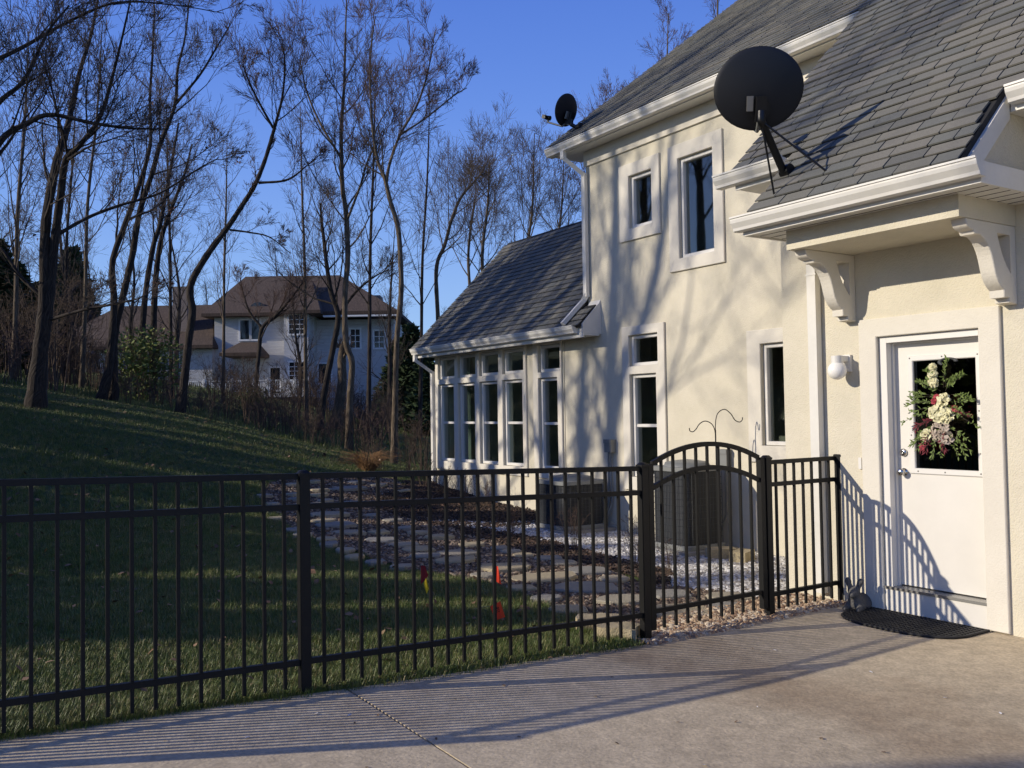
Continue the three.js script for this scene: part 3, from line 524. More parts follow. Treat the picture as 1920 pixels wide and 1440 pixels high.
{
  const t = thing('fence_gate', 'black arched picket gate between two fence posts', 'gate'), za = -5.91, zb = -4.665, zc = (za + zb) / 2, L = (zb - za) / 2;
  const arch = (z, h) => h - 0.145 * Math.pow((z - zc) / L, 2);
  for (const z of [za, zb]) { mesh('stile', box(FX - 0.025, FX + 0.025, 0.06, 1.33, z - 0.025, z + 0.025), M.fence, t); }
  for (const h of [1.465, 1.275]) {
    const n = 16, P = []; for (let i = 0; i < n; i++) { const a = za + 0.025 + (zb - za - 0.05) * i / n, b = za + 0.025 + (zb - za - 0.05) * (i + 1) / n; const g = new THREE.BoxGeometry(0.028, 0.038, b - a + 0.003), p = g.attributes.position; for (let k = 0; k < p.count; k++) p.setY(k, p.getY(k) + (p.getZ(k) < 0 ? arch(a, h) : arch(b, h))); g.translate(FX, 0, (a + b) / 2); g.computeVertexNormals(); P.push(uvm(g)); }
    mesh('arched_rail', P, M.fence, t);
  }
  mesh('rail', box(FX - 0.014, FX + 0.014, 0.18, 0.216, za + 0.025, zb - 0.025), M.fence, t);
  for (let i = 1; i <= 9; i++) { const z = za + (zb - za) * i / 10; mesh('picket', box(FX - pk / 2, FX + pk / 2, 0.06, arch(z, 1.462), z - pk / 2, z + pk / 2), M.fence, t); }
  for (const y of [0.3, 1.05]) mesh('hinge', box(FX - 0.02, FX + 0.02, y, y + 0.08, za - 0.042, za - 0.024), M.fence, t);
  mesh('latch', box(FX - 0.05, FX - 0.02, 0.98, 1.06, zb - 0.01, zb + 0.05), M.fence, t);
}
console.log('fence done');

// ------------------------------------------------------------------ things by the wall
function acUnit(x, z, y, s, h, turn, label) {
  const t = thing('air_conditioner', label, 'air conditioner', 'outdoor cooling units along the wall'); t.position.set(x, y, z); t.rotation.y = turn;
  const b = s / 2, sq = (e, r) => { const p = new THREE.Shape(); p.moveTo(-e + r, -e); p.lineTo(e - r, -e); p.quadraticCurveTo(e, -e, e, -e + r); p.lineTo(e, e - r); p.quadraticCurveTo(e, e, e - r, e); p.lineTo(-e + r, e); p.quadraticCurveTo(-e, e, -e, e - r); p.lineTo(-e, -e + r); p.quadraticCurveTo(-e, -e, -e + r, -e); return p; };
  const ex = (e, r, y0, y1, bev = 0.006) => { const g = new THREE.ExtrudeGeometry(sq(e, r), { depth: y1 - y0 - 2 * bev, bevelEnabled: true, bevelSize: bev, bevelThickness: bev, bevelSegments: 1 }); g.rotateX(-Math.PI / 2); g.translate(0, y0 + bev, 0); return uvm(g); };
  mesh('pad', box(-b - 0.1, b + 0.1, -0.1, 0.03, -b - 0.1, b + 0.1), M.clay, t);
  mesh('base_pan', ex(b, 0.1, 0.03, 0.09), M.steelGrey, t);
  mesh('coil', ex(b - 0.03, 0.09, 0.09, h - 0.06), M.coil, t);
  const gs = []; // wire guard
  const ring = []; for (let k = 0; k < 40; k++) { const a = k / 40 * 2 * Math.PI, c = Math.cos(a), d = Math.sin(a), q = b / Math.pow(Math.pow(Math.abs(c), 6) + Math.pow(Math.abs(d), 6), 1 / 6); ring.push([c * q, d * q]); }
  for (let k = 0; k < 40; k++) { const [X, Z] = ring[k]; gs.push(box(X - 0.003, X + 0.003, 0.09, h - 0.06, Z - 0.003, Z + 0.003)); }
  for (let j = 1; j < 11; j++) { const Y = 0.09 + (h - 0.15) * j / 11; for (let k = 0; k < 40; k++) { const [X, Z] = ring[k], [X2, Z2] = ring[(k + 1) % 40]; const a = V(X, Y, Z), c = V(X2, Y, Z2); gs.push(tubeGeo([a, c], [0.003, 0.003], 3)); } }
  mesh('wire_guard', gs, M.wire, t);
  mesh('top_panel', ex(b, 0.1, h - 0.06, h), M.steelGrey, t);
  const dome = new THREE.LatheGeometry([[b * 0.86, 0], [b * 0.8, 0.05], [b * 0.4, 0.075], [0.02, 0.085]].map(p => new THREE.Vector2(...p)), 24); dome.translate(0, h, 0); mesh('fan_grille', dome, M.steelGrey, t);
  return t;
}
M.steelGrey = std({ color: '#7b7d7b', roughness: 0.5 }); M.coil = std({ color: '#23272d', roughness: 0.6 }); M.wire = std({ color: '#33383e', roughness: 0.5 });
acUnit(-8.72, -8.33, gh(-8.72, -8.33) + 0.02, 0.7, 1.08, 0, 'tall dark wire-guarded air conditioner behind the arched gate');
acUnit(-11.32, -8.34, gh(-11.32, -8.34) + 0.02, 0.8, 0.76, 0, 'low wide air conditioner below the sunroom corner');
function meterBox(x0, x1, y0, y1, label, pipes) {
  const t = thing('electrical_box', label, 'electrical box', 'grey disconnect boxes on the wall');
  mesh('cover', box(x0, x1, y0, y1, ZW + 0.001, ZW + 0.1), M.steelGrey, t);
  mesh('lid', box(x0 - 0.006, x1 + 0.006, y1 - 0.05, y1 + 0.01, ZW + 0.002, ZW + 0.112), M.steelGrey, t);
  for (const x of pipes) mesh('conduit', pipe([V(x, y0, ZW + 0.05), V(x, 0.35, ZW + 0.05), V(x - 0.05, 0.1, ZW + 0.12), V(x - 0.15, 0.0, ZW + 0.3)], 0.014), M.steelGrey, t);
}
meterBox(-11.03, -10.86, 1.1, 1.29, 'grey electrical disconnect box with two conduits on the shaded wall', [-10.99, -10.92]);
meterBox(-8.62, -8.47, 0.98, 1.2, 'grey electrical disconnect box behind the tall air conditioner', [-8.54]);
{
  const t = thing('shepherd_hook', 'black double shepherd hook standing by the tall air conditioner', 'garden hook');
  const b = V(-8.22, gh(-8.22, -8.36), -8.36), dx = V(0.547, 0, -0.837); // hooks spread along the view
  const q = (s, y) => b.clone().addScaledVector(dx, s).setY(y);
  const curve = pts => new THREE.CatmullRomCurve3(pts).getPoints(24);
  mesh('pole', pipe([b.clone().setY(b.y - 0.1), q(0, 1.48)], 0.008), M.metalBlack, t);
  mesh('hook', pipe(curve([q(0.0, 1.35), q(0.005, 1.6), q(0.04, 1.7), q(0.12, 1.74), q(0.2, 1.68), q(0.25, 1.6), q(0.31, 1.575), q(0.34, 1.6), q(0.345, 1.635)]), 0.006), M.metalBlack, t);
  mesh('hook', pipe(curve([q(-0.005, 1.3), q(-0.01, 1.48), q(-0.05, 1.56), q(-0.13, 1.595), q(-0.2, 1.56), q(-0.25, 1.49), q(-0.29, 1.46), q(-0.325, 1.475), q(-0.33, 1.51)]), 0.006), M.metalBlack, t);
}
for (const [x, z, y, tag_] of [[-8.02, -8.2, 0, 'tan stone block beside the tall air conditioner'], [-7.72, -8.25, 0.0, 'upper tan stone block of the pair resting by the wall']]) {
  const g = box(-0.17, 0.17, 0, 0.16, -0.1, 0.1); const m = mesh('stone_block', g, M.flag[1]); m.position.set(x, gh(x, z) + y - 0.01, z); m.rotation.y = x * 3; tag(m, tag_.replace('upper tan stone block of the pair resting by the wall', 'tan stone block lying nearer the entry corner'), 'stone', 'stone blocks by the wall');
}
{ // water spigot riser by the downspout
  const t = thing('water_spigot', 'pale water riser with valve beside the entry corner', 'spigot'), x = -6.0, z = -7.15, y = gh(-6.0, -7.15);
  mesh('riser', pipe([V(x, y - 0.05, z), V(x, y + 0.62, z), V(x + 0.04, y + 0.68, z), V(x + 0.06, y + 0.6, z)], 0.014), M.vinyl, t);
  mesh('valve', [cyl(x, y + 0.3, z, 0.03, 0.03, 0.09, 10), box(x - 0.05, x + 0.05, y + 0.42, y + 0.45, z - 0.012, z + 0.012)], M.clay, t);
}
// satellite dishes
function dish(name, label, centre, normal, r, base, wall, roofN) {
  const t = thing(name, label, 'satellite dish', 'roof satellite dishes');
  const n = normal.clone().normalize(), side = V().crossVectors(V(0, 1, 0), n).normalize(), u = V().crossVectors(n, side);
  const B = new THREE.Matrix4().makeBasis(side, u, n).setPosition(centre);
  const prof = []; for (let i = 0; i <= 10; i++) { const q = i / 10; prof.push(new THREE.Vector2(Math.max(0.001, r * q), 0.16 * r * q * q)); } for (let i = 10; i >= 0; i--) { const q = i / 10; prof.push(new THREE.Vector2(Math.max(0.001, (r + 0.004) * q), 0.16 * r * q * q - 0.012)); }
  const g = new THREE.LatheGeometry(prof, 40); g.rotateX(Math.PI / 2); g.scale(1.04, 0.95, 1); g.applyMatrix4(B);
  mesh('reflector', g, M.dish, t);
  const L = (a, b, c) => V(a, b, c).applyMatrix4(B);
  { const c = new THREE.CylinderGeometry(r * 0.24, r * 0.26, 0.025, 20); c.rotateX(Math.PI / 2); c.translate(0, -0.45 * r, -0.03); c.applyMatrix4(B); const k = new THREE.BoxGeometry(0.08, 0.2, 0.1); k.translate(0, -0.45 * r, -0.08); k.applyMatrix4(B); mesh('back_mount', [c, k], M.metalBlack, t); const k2 = new THREE.BoxGeometry(0.05, 0.12, 0.03); k2.translate(0.09 * (r / 0.38), -0.32 * r, -0.06); k2.applyMatrix4(B); mesh('bracket_plate', k2, M.steel, t); }
  const head = L(0, -0.5 * r, -0.12), mid = head.clone().lerp(base, 0.18).setY(head.y - 0.08); mid.x = head.x; mid.z = head.z;
  mesh('mast', pipe(new THREE.CatmullRomCurve3([head, mid, mid.clone().lerp(base, 0.12), base]).getPoints(14), 0.033, 10), M.metalBlack, t);
  { const f = new THREE.CylinderGeometry(0.055, 0.055, 0.09, 14); f.rotateZ(Math.PI / 2); f.translate(base.x + 0.02, base.y + 0.03, base.z); mesh('foot', f, M.metalBlack, t); const p = new THREE.BoxGeometry(0.16, 0.02, 0.12); p.applyQuaternion(new THREE.Quaternion().setFromUnitVectors(V(0, 1, 0), roofN)); p.translate(base.x, base.y - 0.02, base.z); mesh('foot_plate', p, M.steel, t); }
  for (const w of wall) { mesh('strut', pipe([mid, w], 0.009, 6), M.metalBlack, t); const p = new THREE.BoxGeometry(0.07, 0.015, 0.05); p.applyQuaternion(new THREE.Quaternion().setFromUnitVectors(V(0, 1, 0), roofN)); p.translate(w.x, w.y, w.z); mesh('strut_plate', p, M.steel, t); }
  // feed arm rises from the lower rim in front of the reflector
  const a0 = L(0, -0.97 * r, 0.1 * r), a1 = L(0, -0.88 * r, 1.25 * r), a2 = L(0, -0.62 * r, 1.4 * r);
  mesh('feed_arm', pipe([L(0, -0.6 * r, -0.06), a0, a1], 0.016, 6), M.steelGrey, t);
  { const h = new THREE.CylinderGeometry(0.03, 0.04, 0.12, 10); h.rotateX(Math.PI / 2); const q = new THREE.BoxGeometry(0.16, 0.06, 0.07); q.translate(0, 0, 0.02); const gg = [h, q].map(e => { e.applyMatrix4(new THREE.Matrix4().makeBasis(side, u, n)); e.translate(a2.x, a2.y, a2.z); return e; }); mesh('feed_horn', gg, M.metalBlack, t); mesh('feed_neck', pipe([a1, a2], 0.022, 6), M.steelGrey, t); }
}
M.dish = std({ color: '#15171c', roughness: 0.55 });
const n45 = V(0, 1, 1).normalize();
dish('satellite_dish', 'large black satellite dish on a braced mast over the entry roof', V(-5.075, 4.39, -5.757), V(-0.77, 0.36, -0.61), 0.35, V(-5.166, 3.745, -6.152), [V(-4.647, 3.63, -6.052), V(-5.11, 3.53, -5.946)], n45);
dish('satellite_dish', 'small black satellite dish on the upper roof corner', V(-11.63, 6.62, -8.66), V(-0.9, 0.34, 0.3), 0.27, V(-11.5, 6.30, -8.78), [], V(0, 1, 0.775).normalize());
// door mat: half oval with an open lattice
{
  const t = thing('door_mat', 'black half-round lattice rubber mat below the door step', 'door mat');
  const x0 = -4.95, x1 = -3.9, zb = -6.84, zf = -6.26, cx = (x0 + x1) / 2, hw = (x1 - x0) / 2;
  const edge = x => { const q = Math.abs((x - cx) / hw); return zb + 0.3 + (zf - zb - 0.3) * Math.sqrt(Math.max(0, 1 - Math.pow(q, 2.6))) - (q > 0.999 ? 0 : 0); };
  const ribs = []; for (let i = 0; i <= 28; i++) { const x = x0 + 0.01 + (x1 - x0 - 0.02) * i / 28, e = edge(x) - 0.015; ribs.push(box(x - 0.007, x + 0.007, 0.009, 0.019, zb, e)); }
  mesh('rib', ribs, M.rubber = std({ color: '#1c1c1e', roughness: 0.7 }), t);
  const cr = []; for (let j = 0; j <= 14; j++) { const z = zb + 0.01 + (zf - zb - 0.03) * j / 14; let a = null, b = null; for (let x = x0 + 0.01; x <= x1; x += 0.01) if (edge(x) > z + 0.01) { if (a === null) a = x; b = x; } if (a !== null && b - a > 0.05) cr.push(box(a, b, 0.004, 0.0165, z - 0.007, z + 0.007)); }
  mesh('cross_rib', cr, M.rubber, t);
  const ep = [V(x0, 0.011, zb)]; for (let i = 0; i <= 30; i++) { const x = x0 + (x1 - x0) * i / 30; ep.push(V(x, 0.011, edge(x))); } ep.push(V(x1, 0.011, zb));
  mesh('rim', pipe(ep, 0.011, 6), M.rubber, t);
}
// small stone figure of a lying animal, blended from tapered capsules
{
  const bones = [[[-.12, .07, .0], .07, [.06, .075, .0], .065], [[.06, .1, .0], .05, [.1, .17, .0], .036], [[.1, .18, .0], .042, [.165, .165, .0], .024], [[.095, .2, .03], .016, [.08, .285, .06], .02], [[.08, .285, .06], .018, [.078, .3, .064], .008], [[.095, .2, -.03], .016, [.08, .285, -.06], .02], [[.08, .285, -.06], .018, [.078, .3, -.064], .008], [[.04, .04, .06], .034, [.17, .026, .07], .02], [[.04, .04, -.06], .034, [.17, .026, -.06], .02], [[-.13, .055, .05], .05, [-.03, .032, .085], .026], [[-.13, .055, -.05], .05, [-.05, .032, -.08], .026], [[-.18, .09, 0], .02, [-.2, .07, 0], .012]];
  const mc = new MarchingCubes(56, M.clay, false, false, 60000); mc.isolation = 0; const n = 56, S = 0.25;
  const seg = (p, a, ra, b, rb) => { const ba = b.map((v, i) => v - a[i]), pa = p.map((v, i) => v - a[i]); const h = Math.min(1, Math.max(0, (pa[0] * ba[0] + pa[1] * ba[1] + pa[2] * ba[2]) / (ba[0] ** 2 + ba[1] ** 2 + ba[2] ** 2))); return Math.hypot(pa[0] - ba[0] * h, pa[1] - ba[1] * h, pa[2] - ba[2] * h) - (ra + (rb - ra) * h); };
  for (let k = 0; k < n; k++) for (let j = 0; j < n; j++) for (let i = 0; i < n; i++) { const p = [(i - n / 2) / (n / 2) * S, (j - n / 2) / (n / 2) * S + 0.15, (k - n / 2) / (n / 2) * S]; let e = 0; for (const [a, ra, b, rb] of bones) e += Math.exp(-seg(p, a, ra, b, rb) * 60); mc.field[k * n * n + j * n + i] = Math.log(e) / 60; }
  mc.update();
  const cnt = mc.count, g = new THREE.BufferGeometry(); const P = mc.positionArray.slice(0, cnt * 3), Nn = mc.normalArray.slice(0, cnt * 3);
  for (let i = 0; i < cnt; i++) { P[i * 3] *= S; P[i * 3 + 1] = P[i * 3 + 1] * S + 0.15; P[i * 3 + 2] *= S; }
  g.setAttribute('position', new THREE.BufferAttribute(P, 3)); g.setAttribute('normal', new THREE.BufferAttribute(Nn, 3));
  const gg = uvm(g); gg.computeVertexNormals();
  const m = mesh('animal_figurine', gg, std({ map: stuccoCol(s255(104, 102, 98), s255(74, 72, 70)), bumpMap: stuccoBump, bumpScale: 0.01 })); m.position.set(-4.98, 0.002, -6.72); m.rotation.y = -1.25; m.scale.setScalar(0.88);
  tag(m, 'small grey stone animal figurine with upright ears beside the mat', 'figurine');
}
// marker flags in the lawn
function flagThing(base, tip, corners, col, label, print) {
  const t = thing('marker_flag', label, 'marker flag', 'utility marker flags in the lawn');
  mesh('wire', pipe([base, tip], 0.0018, 5), M.steel, t);
  const [a, b, c, d] = corners, n = 6, P = [], I = [], U = []; const nn = V().crossVectors(b.clone().sub(a), d.clone().sub(a)).normalize();
  for (let s = 0; s < 2; s++) for (let j = 0; j <= n; j++) for (let i = 0; i <= n; i++) { const u = i / n, v = j / n; const p = a.clone().lerp(b, u).lerp(d.clone().lerp(c, u), v).addScaledVector(nn, 0.008 * Math.sin(u * 5 + v * 2) * u + (s ? -0.0006 : 0.0006)); P.push(p.x, p.y, p.z); U.push(u, 1 - v); }
  for (let s = 0; s < 2; s++) for (let j = 0; j < n; j++) for (let i = 0; i < n; i++) { const o = s * (n + 1) * (n + 1) + j * (n + 1) + i, w = n + 1; s ? I.push(o, o + w, o + 1, o + 1, o + w, o + w + 1) : I.push(o, o + 1, o + w, o + 1, o + w + 1, o + w); }
  const g = new THREE.BufferGeometry(); g.setAttribute('position', new THREE.Float32BufferAttribute(P, 3)); g.setAttribute('uv', new THREE.Float32BufferAttribute(U, 2)); g.setIndex(I); g.computeVertexNormals();
  let map = null;
  if (print) { const c2 = document.createElement('canvas'); c2.width = 256; c2.height = 200; const x = c2.getContext('2d'); x.fillStyle = col; x.fillRect(0, 0, 256, 200); x.fillStyle = '#2a1410'; for (let i = 0; i < 3; i++) for (let k = 0; k < 9; k++) x.fillRect(60 + k * 14, 62 + i * 20 + (i === 0 ? -8 : 0), 8 + (k * 7 + i * 5) % 6, i === 0 ? 20 : 9); map = new THREE.CanvasTexture(c2); map.colorSpace = THREE.SRGBColorSpace; }
  mesh('pennant', g, new THREE.MeshPhysicalMaterial({ color: print ? '#ffffff' : col, map, roughness: 0.6, transmission: 0.35, thickness: 0 }), t);
}
{
  const d1 = 8.4, f = (px, py, d = d1) => at(px, py, d);
  flagThing(V(-7.62, gh(-7.62, -4.0), -4.0), f(793, 1056), [f(789, 1061), f(797, 1060), f(803, 1080), f(789, 1096)], '#a3151f', 'dark red marker flag in the grass');
  flagThing(V(-7.45, gh(-7.45, -3.95), -3.95), f(797, 1084, 8.3), [f(794, 1094, 8.3), f(799, 1083, 8.3), f(804, 1104, 8.3), f(800, 1114, 8.3)], '#e8cf1c', 'yellow marker flag below the dark red one');
  flagThing(V(-7.35, gh(-7.35, -4.5), -4.5), f(930, 1060, 8.3), [f(930, 1061, 8.3), f(934, 1062, 8.3), f(940, 1096, 8.3), f(930, 1090, 8.3)], '#ff5226', 'narrow folded orange marker flag by the path edge');
  flagThing(V(-7.0, gh(-7.0, -4.02) , -4.02), f(922, 1136, 7.4), [f(919, 1137, 7.4), f(938, 1127, 7.4), f(947, 1157, 7.4), f(928, 1163, 7.4)], '#ff5c2a', 'orange marker flag with black print leaning in the grass', true);
}
console.log('small things done');

// ------------------------------------------------------------------ door swag
{
  const t = thing('door_swag', 'hanging floral swag of greenery, cream and pink blooms on the door glass', 'wreath');
  const cx = -4.28, zc = ZS + 0.05;
  const leafQ = (p, dir, l, w, out) => { const s = V().crossVectors(dir, V(rr(-.4, .4), rr(-.4, .4), 1)).normalize(); const a = p, b = p.clone().addScaledVector(dir, l * 0.5).addScaledVector(s, w), c = p.clone().addScaledVector(dir, l), d = p.clone().addScaledVector(dir, l * 0.5).addScaledVector(s, -w); out.push(a.x, a.y, a.z, b.x, b.y, b.z, c.x, c.y, c.z, a.x, a.y, a.z, c.x, c.y, c.z, d.x, d.y, d.z); };
  const fin = (arr) => { const g = new THREE.BufferGeometry(); g.setAttribute('position', new THREE.Float32BufferAttribute(arr, 3)); g.computeVertexNormals(); return g; };
  const spray = (x, y, dx, dy, len, arr, stems, dens = 22) => { const d = V(dx, dy, rr(0.05, 0.3)).normalize(), p0 = V(cx + x, y, zc); const pts = []; for (let i = 0; i <= 5; i++) { const q = i / 5; pts.push(p0.clone().addScaledVector(d, len * q).add(V(0, -0.04 * q * q, 0.02 * Math.sin(q * 3)))); } stems.push(pipe(pts, 0.0018, 3)); for (let k = 0; k < dens; k++) { const q = rr(0.1, 1), p = p0.clone().addScaledVector(d, len * q).add(V(0, -0.04 * q * q, 0.02 * Math.sin(q * 3))); const v = d.clone().add(V(rr(-1, 1), rr(-1, 1), rr(-.6, .9))).normalize(); leafQ(p, v, rr(0.025, 0.05), rr(0.004, 0.009), arr); } };
  const fol = [], st = [], st2 = [];
  for (const [x, y, dx, dy, l] of [[-.03, 1.85, -1, .6, .28], [-.03, 1.8, -1, .15, .3], [-.02, 1.75, -1, -.25, .32], [.03, 1.9, 1, .65, .26], [.03, 1.86, .8, .8, .22], [.05, 1.75, 1, .3, .2], [.05, 1.7, 1, -.2, .3], [.03, 1.6, .9, -.5, .26], [-.05, 1.6, -.8, -.8, .26], [-.08, 1.55, -.9, -.4, .18], [0, 1.9, .15, 1, .3], [-.05, 1.9, -.3, 1, .2], [0, 1.55, -.1, -1, .22], [.08, 1.55, .5, -1, .22], [-.1, 1.8, -1, .4, .2], [.1, 1.85, 1, .1, .18]]) for (let k = 0; k < 2; k++) spray(x + rr(-.03, .03), y + rr(-.04, .04), dx + rr(-.25, .25), dy + rr(-.25, .25), l * rr(.7, 1.1), fol, st);
  mesh('greenery', fin(fol), new THREE.MeshPhysicalMaterial({ color: '#66783a', roughness: 0.7, side: THREE.DoubleSide }), t);
  for (const [x, y, dx, dy, l] of [[-.05, 1.65, -1, -.1, .22], [.05, 1.72, 1, .05, .2], [0, 1.6, .3, -1, .2], [-.06, 1.58, -.6, -.8, .2]]) { const ber = []; for (let k = 0; k < 3; k++) spray(x, y, dx + rr(-.4, .4), dy + rr(-.4, .4), l, ber, st2, 12); mesh('burgundy_spray', fin(ber), std({ color: '#6d2b33', side: THREE.DoubleSide }), t); }
  mesh('stems', [...st, ...st2], M.twig, t);
  const bloom = (name, list, col, pr, n) => { const l = []; for (const [x, y, r] of list) for (let k = 0; k < n; k++) { const a = rr(0, 6.28), e = Math.acos(rr(0.0, 1)), p = V(Math.sin(e) * Math.cos(a), Math.sin(e) * Math.sin(a), Math.cos(e) * 0.7).multiplyScalar(r); const g = new THREE.CircleGeometry(pr * rr(.7, 1.2), 5); g.rotateX(rr(-.8, .8)); g.rotateY(rr(-.8, .8)); g.translate(cx + x + p.x, y + p.y, zc + 0.03 + p.z); l.push(g); } return mesh(name, l, new THREE.MeshPhysicalMaterial({ color: col, roughness: 0.7, side: THREE.DoubleSide }), t); };
  bloom('cream_blooms', [[0.0, 1.68, .075], [.05, 1.66, .06], [-.05, 1.69, .05], [.03, 1.79, .05], [-.06, 2.06, .025], [-.06, 2.0, .03], [-.055, 1.94, .036], [-.13, 1.5, .045]], '#e0dbb4', 0.017, 60);
  bloom('pink_blooms', [[-.02, 1.81, .03], [-.05, 1.785, .022], [.12, 1.72, .018], [-.17, 1.4, .018]], '#b0444e', 0.014, 18);
  bloom('dusky_blooms', [[-.03, 1.55, .05], [.03, 1.57, .04], [.05, 1.48, .045], [-.02, 1.49, .045]], '#b3a596', 0.02, 22);
  const bow = new THREE.TorusGeometry(0.07, 0.02, 6, 20, 4); bow.scale(1, 0.4, 0.7); bow.translate(cx + 0.06, 2.1, zc + 0.01);
  mesh('ribbon', bow, std({ color: '#3a3d3f', roughness: 0.6 }), t);
}

// ------------------------------------------------------------------ trees
function grower(opt) {
  const out = { trunk: [], limbs: [], twigs: [], leaves: [] };
  const tubes = (pts, radii, sides, bin) => bin.push(tubeGeo(pts, radii, sides));
  const minR = opt.minR || 0.004;
  function branch(p, d, len, r, lev, limbBin) {
    const n = lev <= 1 ? 6 : lev === 2 ? 4 : lev === 3 ? 2 : 1, pts = [p.clone()], rad = [r], dir = d.clone(); let q = p.clone();
    for (let i = 1; i <= n; i++) { dir.add(V(rr(-1, 1), rr(-1, 1), rr(-1, 1)).multiplyScalar(opt.wiggle * (lev > 2 ? 0.7 : 1))).add(V(0, opt.lift * (lev <= 2 ? 1 : 0.6), 0)).normalize(); q = q.clone().addScaledVector(dir, len / n); pts.push(q); rad.push(Math.max(minR * 0.6, r * (1 - 0.78 * i / n))); }
    tubes(pts, rad, lev <= 1 ? 6 : lev === 2 ? 4 : 3, lev <= 1 ? limbBin : out.twigs);
    if (lev >= opt.levels) { if (opt.leaf && rnd() < opt.leaf) out.leaves.push(q.clone()); return; }
    const kids = opt.kids[lev];
    for (let k = 0; k < kids; k++) {
      const t = lev === 1 ? rr(0.2, 1) : rr(0.15, 1), i = Math.min(n - 1, Math.floor(t * n)), b = pts[i].clone().lerp(pts[i + 1], t * n - i), ax = pts[i + 1].clone().sub(pts[i]).normalize();
      const perp = V(rr(-1, 1), rr(-1, 1), rr(-1, 1)).cross(ax).normalize(), a = rr(0.35, 0.85);
      branch(b, ax.multiplyScalar(Math.cos(a)).addScaledVector(perp, Math.sin(a)), len * rr(0.42, 0.78) * (1.15 - 0.45 * t), Math.max(minR, r * 0.5 * (1 - 0.5 * t)), lev + 1, limbBin);
    }
    // leader twig continues
    branch(q, dir, len * 0.35, Math.max(minR, r * 0.22), Math.min(opt.levels, lev + 2), limbBin);
  }
  out.stem = (path, side = 9) => { // path: [Vector3, radius]
    const c = new THREE.CatmullRomCurve3(path.map(p => p[0]), false, 'catmullrom', 0.5), N = path.length * 5, pts = [], rad = [];
    for (let i = 0; i <= N; i++) { const t = i / N, s = t * (path.length - 1), k = Math.min(path.length - 2, Math.floor(s)); pts.push(c.getPoint(t)); rad.push((path[k][1] + (path[k + 1][1] - path[k][1]) * (s - k)) * (1 + 0.06 * Math.sin(i * 2.3))); }
    return { pts, rad, N };
  };
  out.sprout = (st, t0, t1, count, lenLo, lenHi, spread = 1) => {
    for (let k = 0; k < count; k++) {
      const t = t0 + (t1 - t0) * (k + rnd()) / count, i = Math.min(st.N - 1, Math.floor(t * st.N)), p = st.pts[i], ax = st.pts[i + 1].clone().sub(p).normalize();
      const az = k * 2.4 + rr(-.5, .5), a = rr(0.45, 0.95) * spread, s = V(Math.cos(az), 0, Math.sin(az)); s.addScaledVector(ax, -s.dot(ax)).normalize();
      const bin = []; const f = 1 - 0.6 * (t - t0) / Math.max(0.01, t1 - t0);
      branch(p.clone(), ax.clone().multiplyScalar(Math.cos(a)).addScaledVector(s, Math.sin(a)), rr(lenLo, lenHi) * f, Math.max(minR * 2, st.rad[i] * rr(0.3, 0.5)), 1, bin);
      out.limbs.push(bin);
    }
  };
  out.limbPath = (path, kids) => { const st = out.stem(path); const bin = [tubeGeo(st.pts, st.rad, 7)]; out.limbs.push(bin); out.sprout(st, 0.2, 1, kids[0], kids[1], kids[2]); return st; };
  return out;
}
const TO = o => Object.assign({ levels: 4, kids: [0, 5, 5, 4], wiggle: 0.2, lift: 0.12, minR: 0.005 }, o);
function buildTree(name, label, group, fn, opt, bark, twig, cat = 'tree') {
  const g = grower(TO(opt)), t = thing(name, label, cat, group); fn(g);
  mesh('trunk', g.trunk.map(s => tubeGeo(s.pts, s.rad, 9)), bark, t);
  for (const b of g.limbs) if (b.length) mesh('limb', b, bark, t);
  if (g.twigs.length) mesh('crown', g.twigs, twig, t);
  if (g.leaves.length) { const P = []; for (const q of g.leaves) for (let k = 0; k < 3; k++) { const a = V(rr(-1, 1), rr(-1, .2), rr(-1, 1)).normalize(), s = V(rr(-1, 1), rr(-1, 1), rr(-1, 1)).cross(a).normalize(), l = (opt.leafSize || 1) * rr(0.08, 0.15), p = q.clone().add(V(rr(-.08, .08), rr(-.08, .08), rr(-.08, .08))); const b = p.clone().addScaledVector(a, l * .5).addScaledVector(s, l * .3), c = p.clone().addScaledVector(a, l), d = p.clone().addScaledVector(a, l * .5).addScaledVector(s, -l * .3); P.push(p.x, p.y, p.z, b.x, b.y, b.z, c.x, c.y, c.z, p.x, p.y, p.z, c.x, c.y, c.z, d.x, d.y, d.z); } const lg = new THREE.BufferGeometry(); lg.setAttribute('position', new THREE.Float32BufferAttribute(P, 3)); lg.computeVertexNormals(); mesh('dead_leaves', lg, M.deadLeaf, t); }
  return t;
}
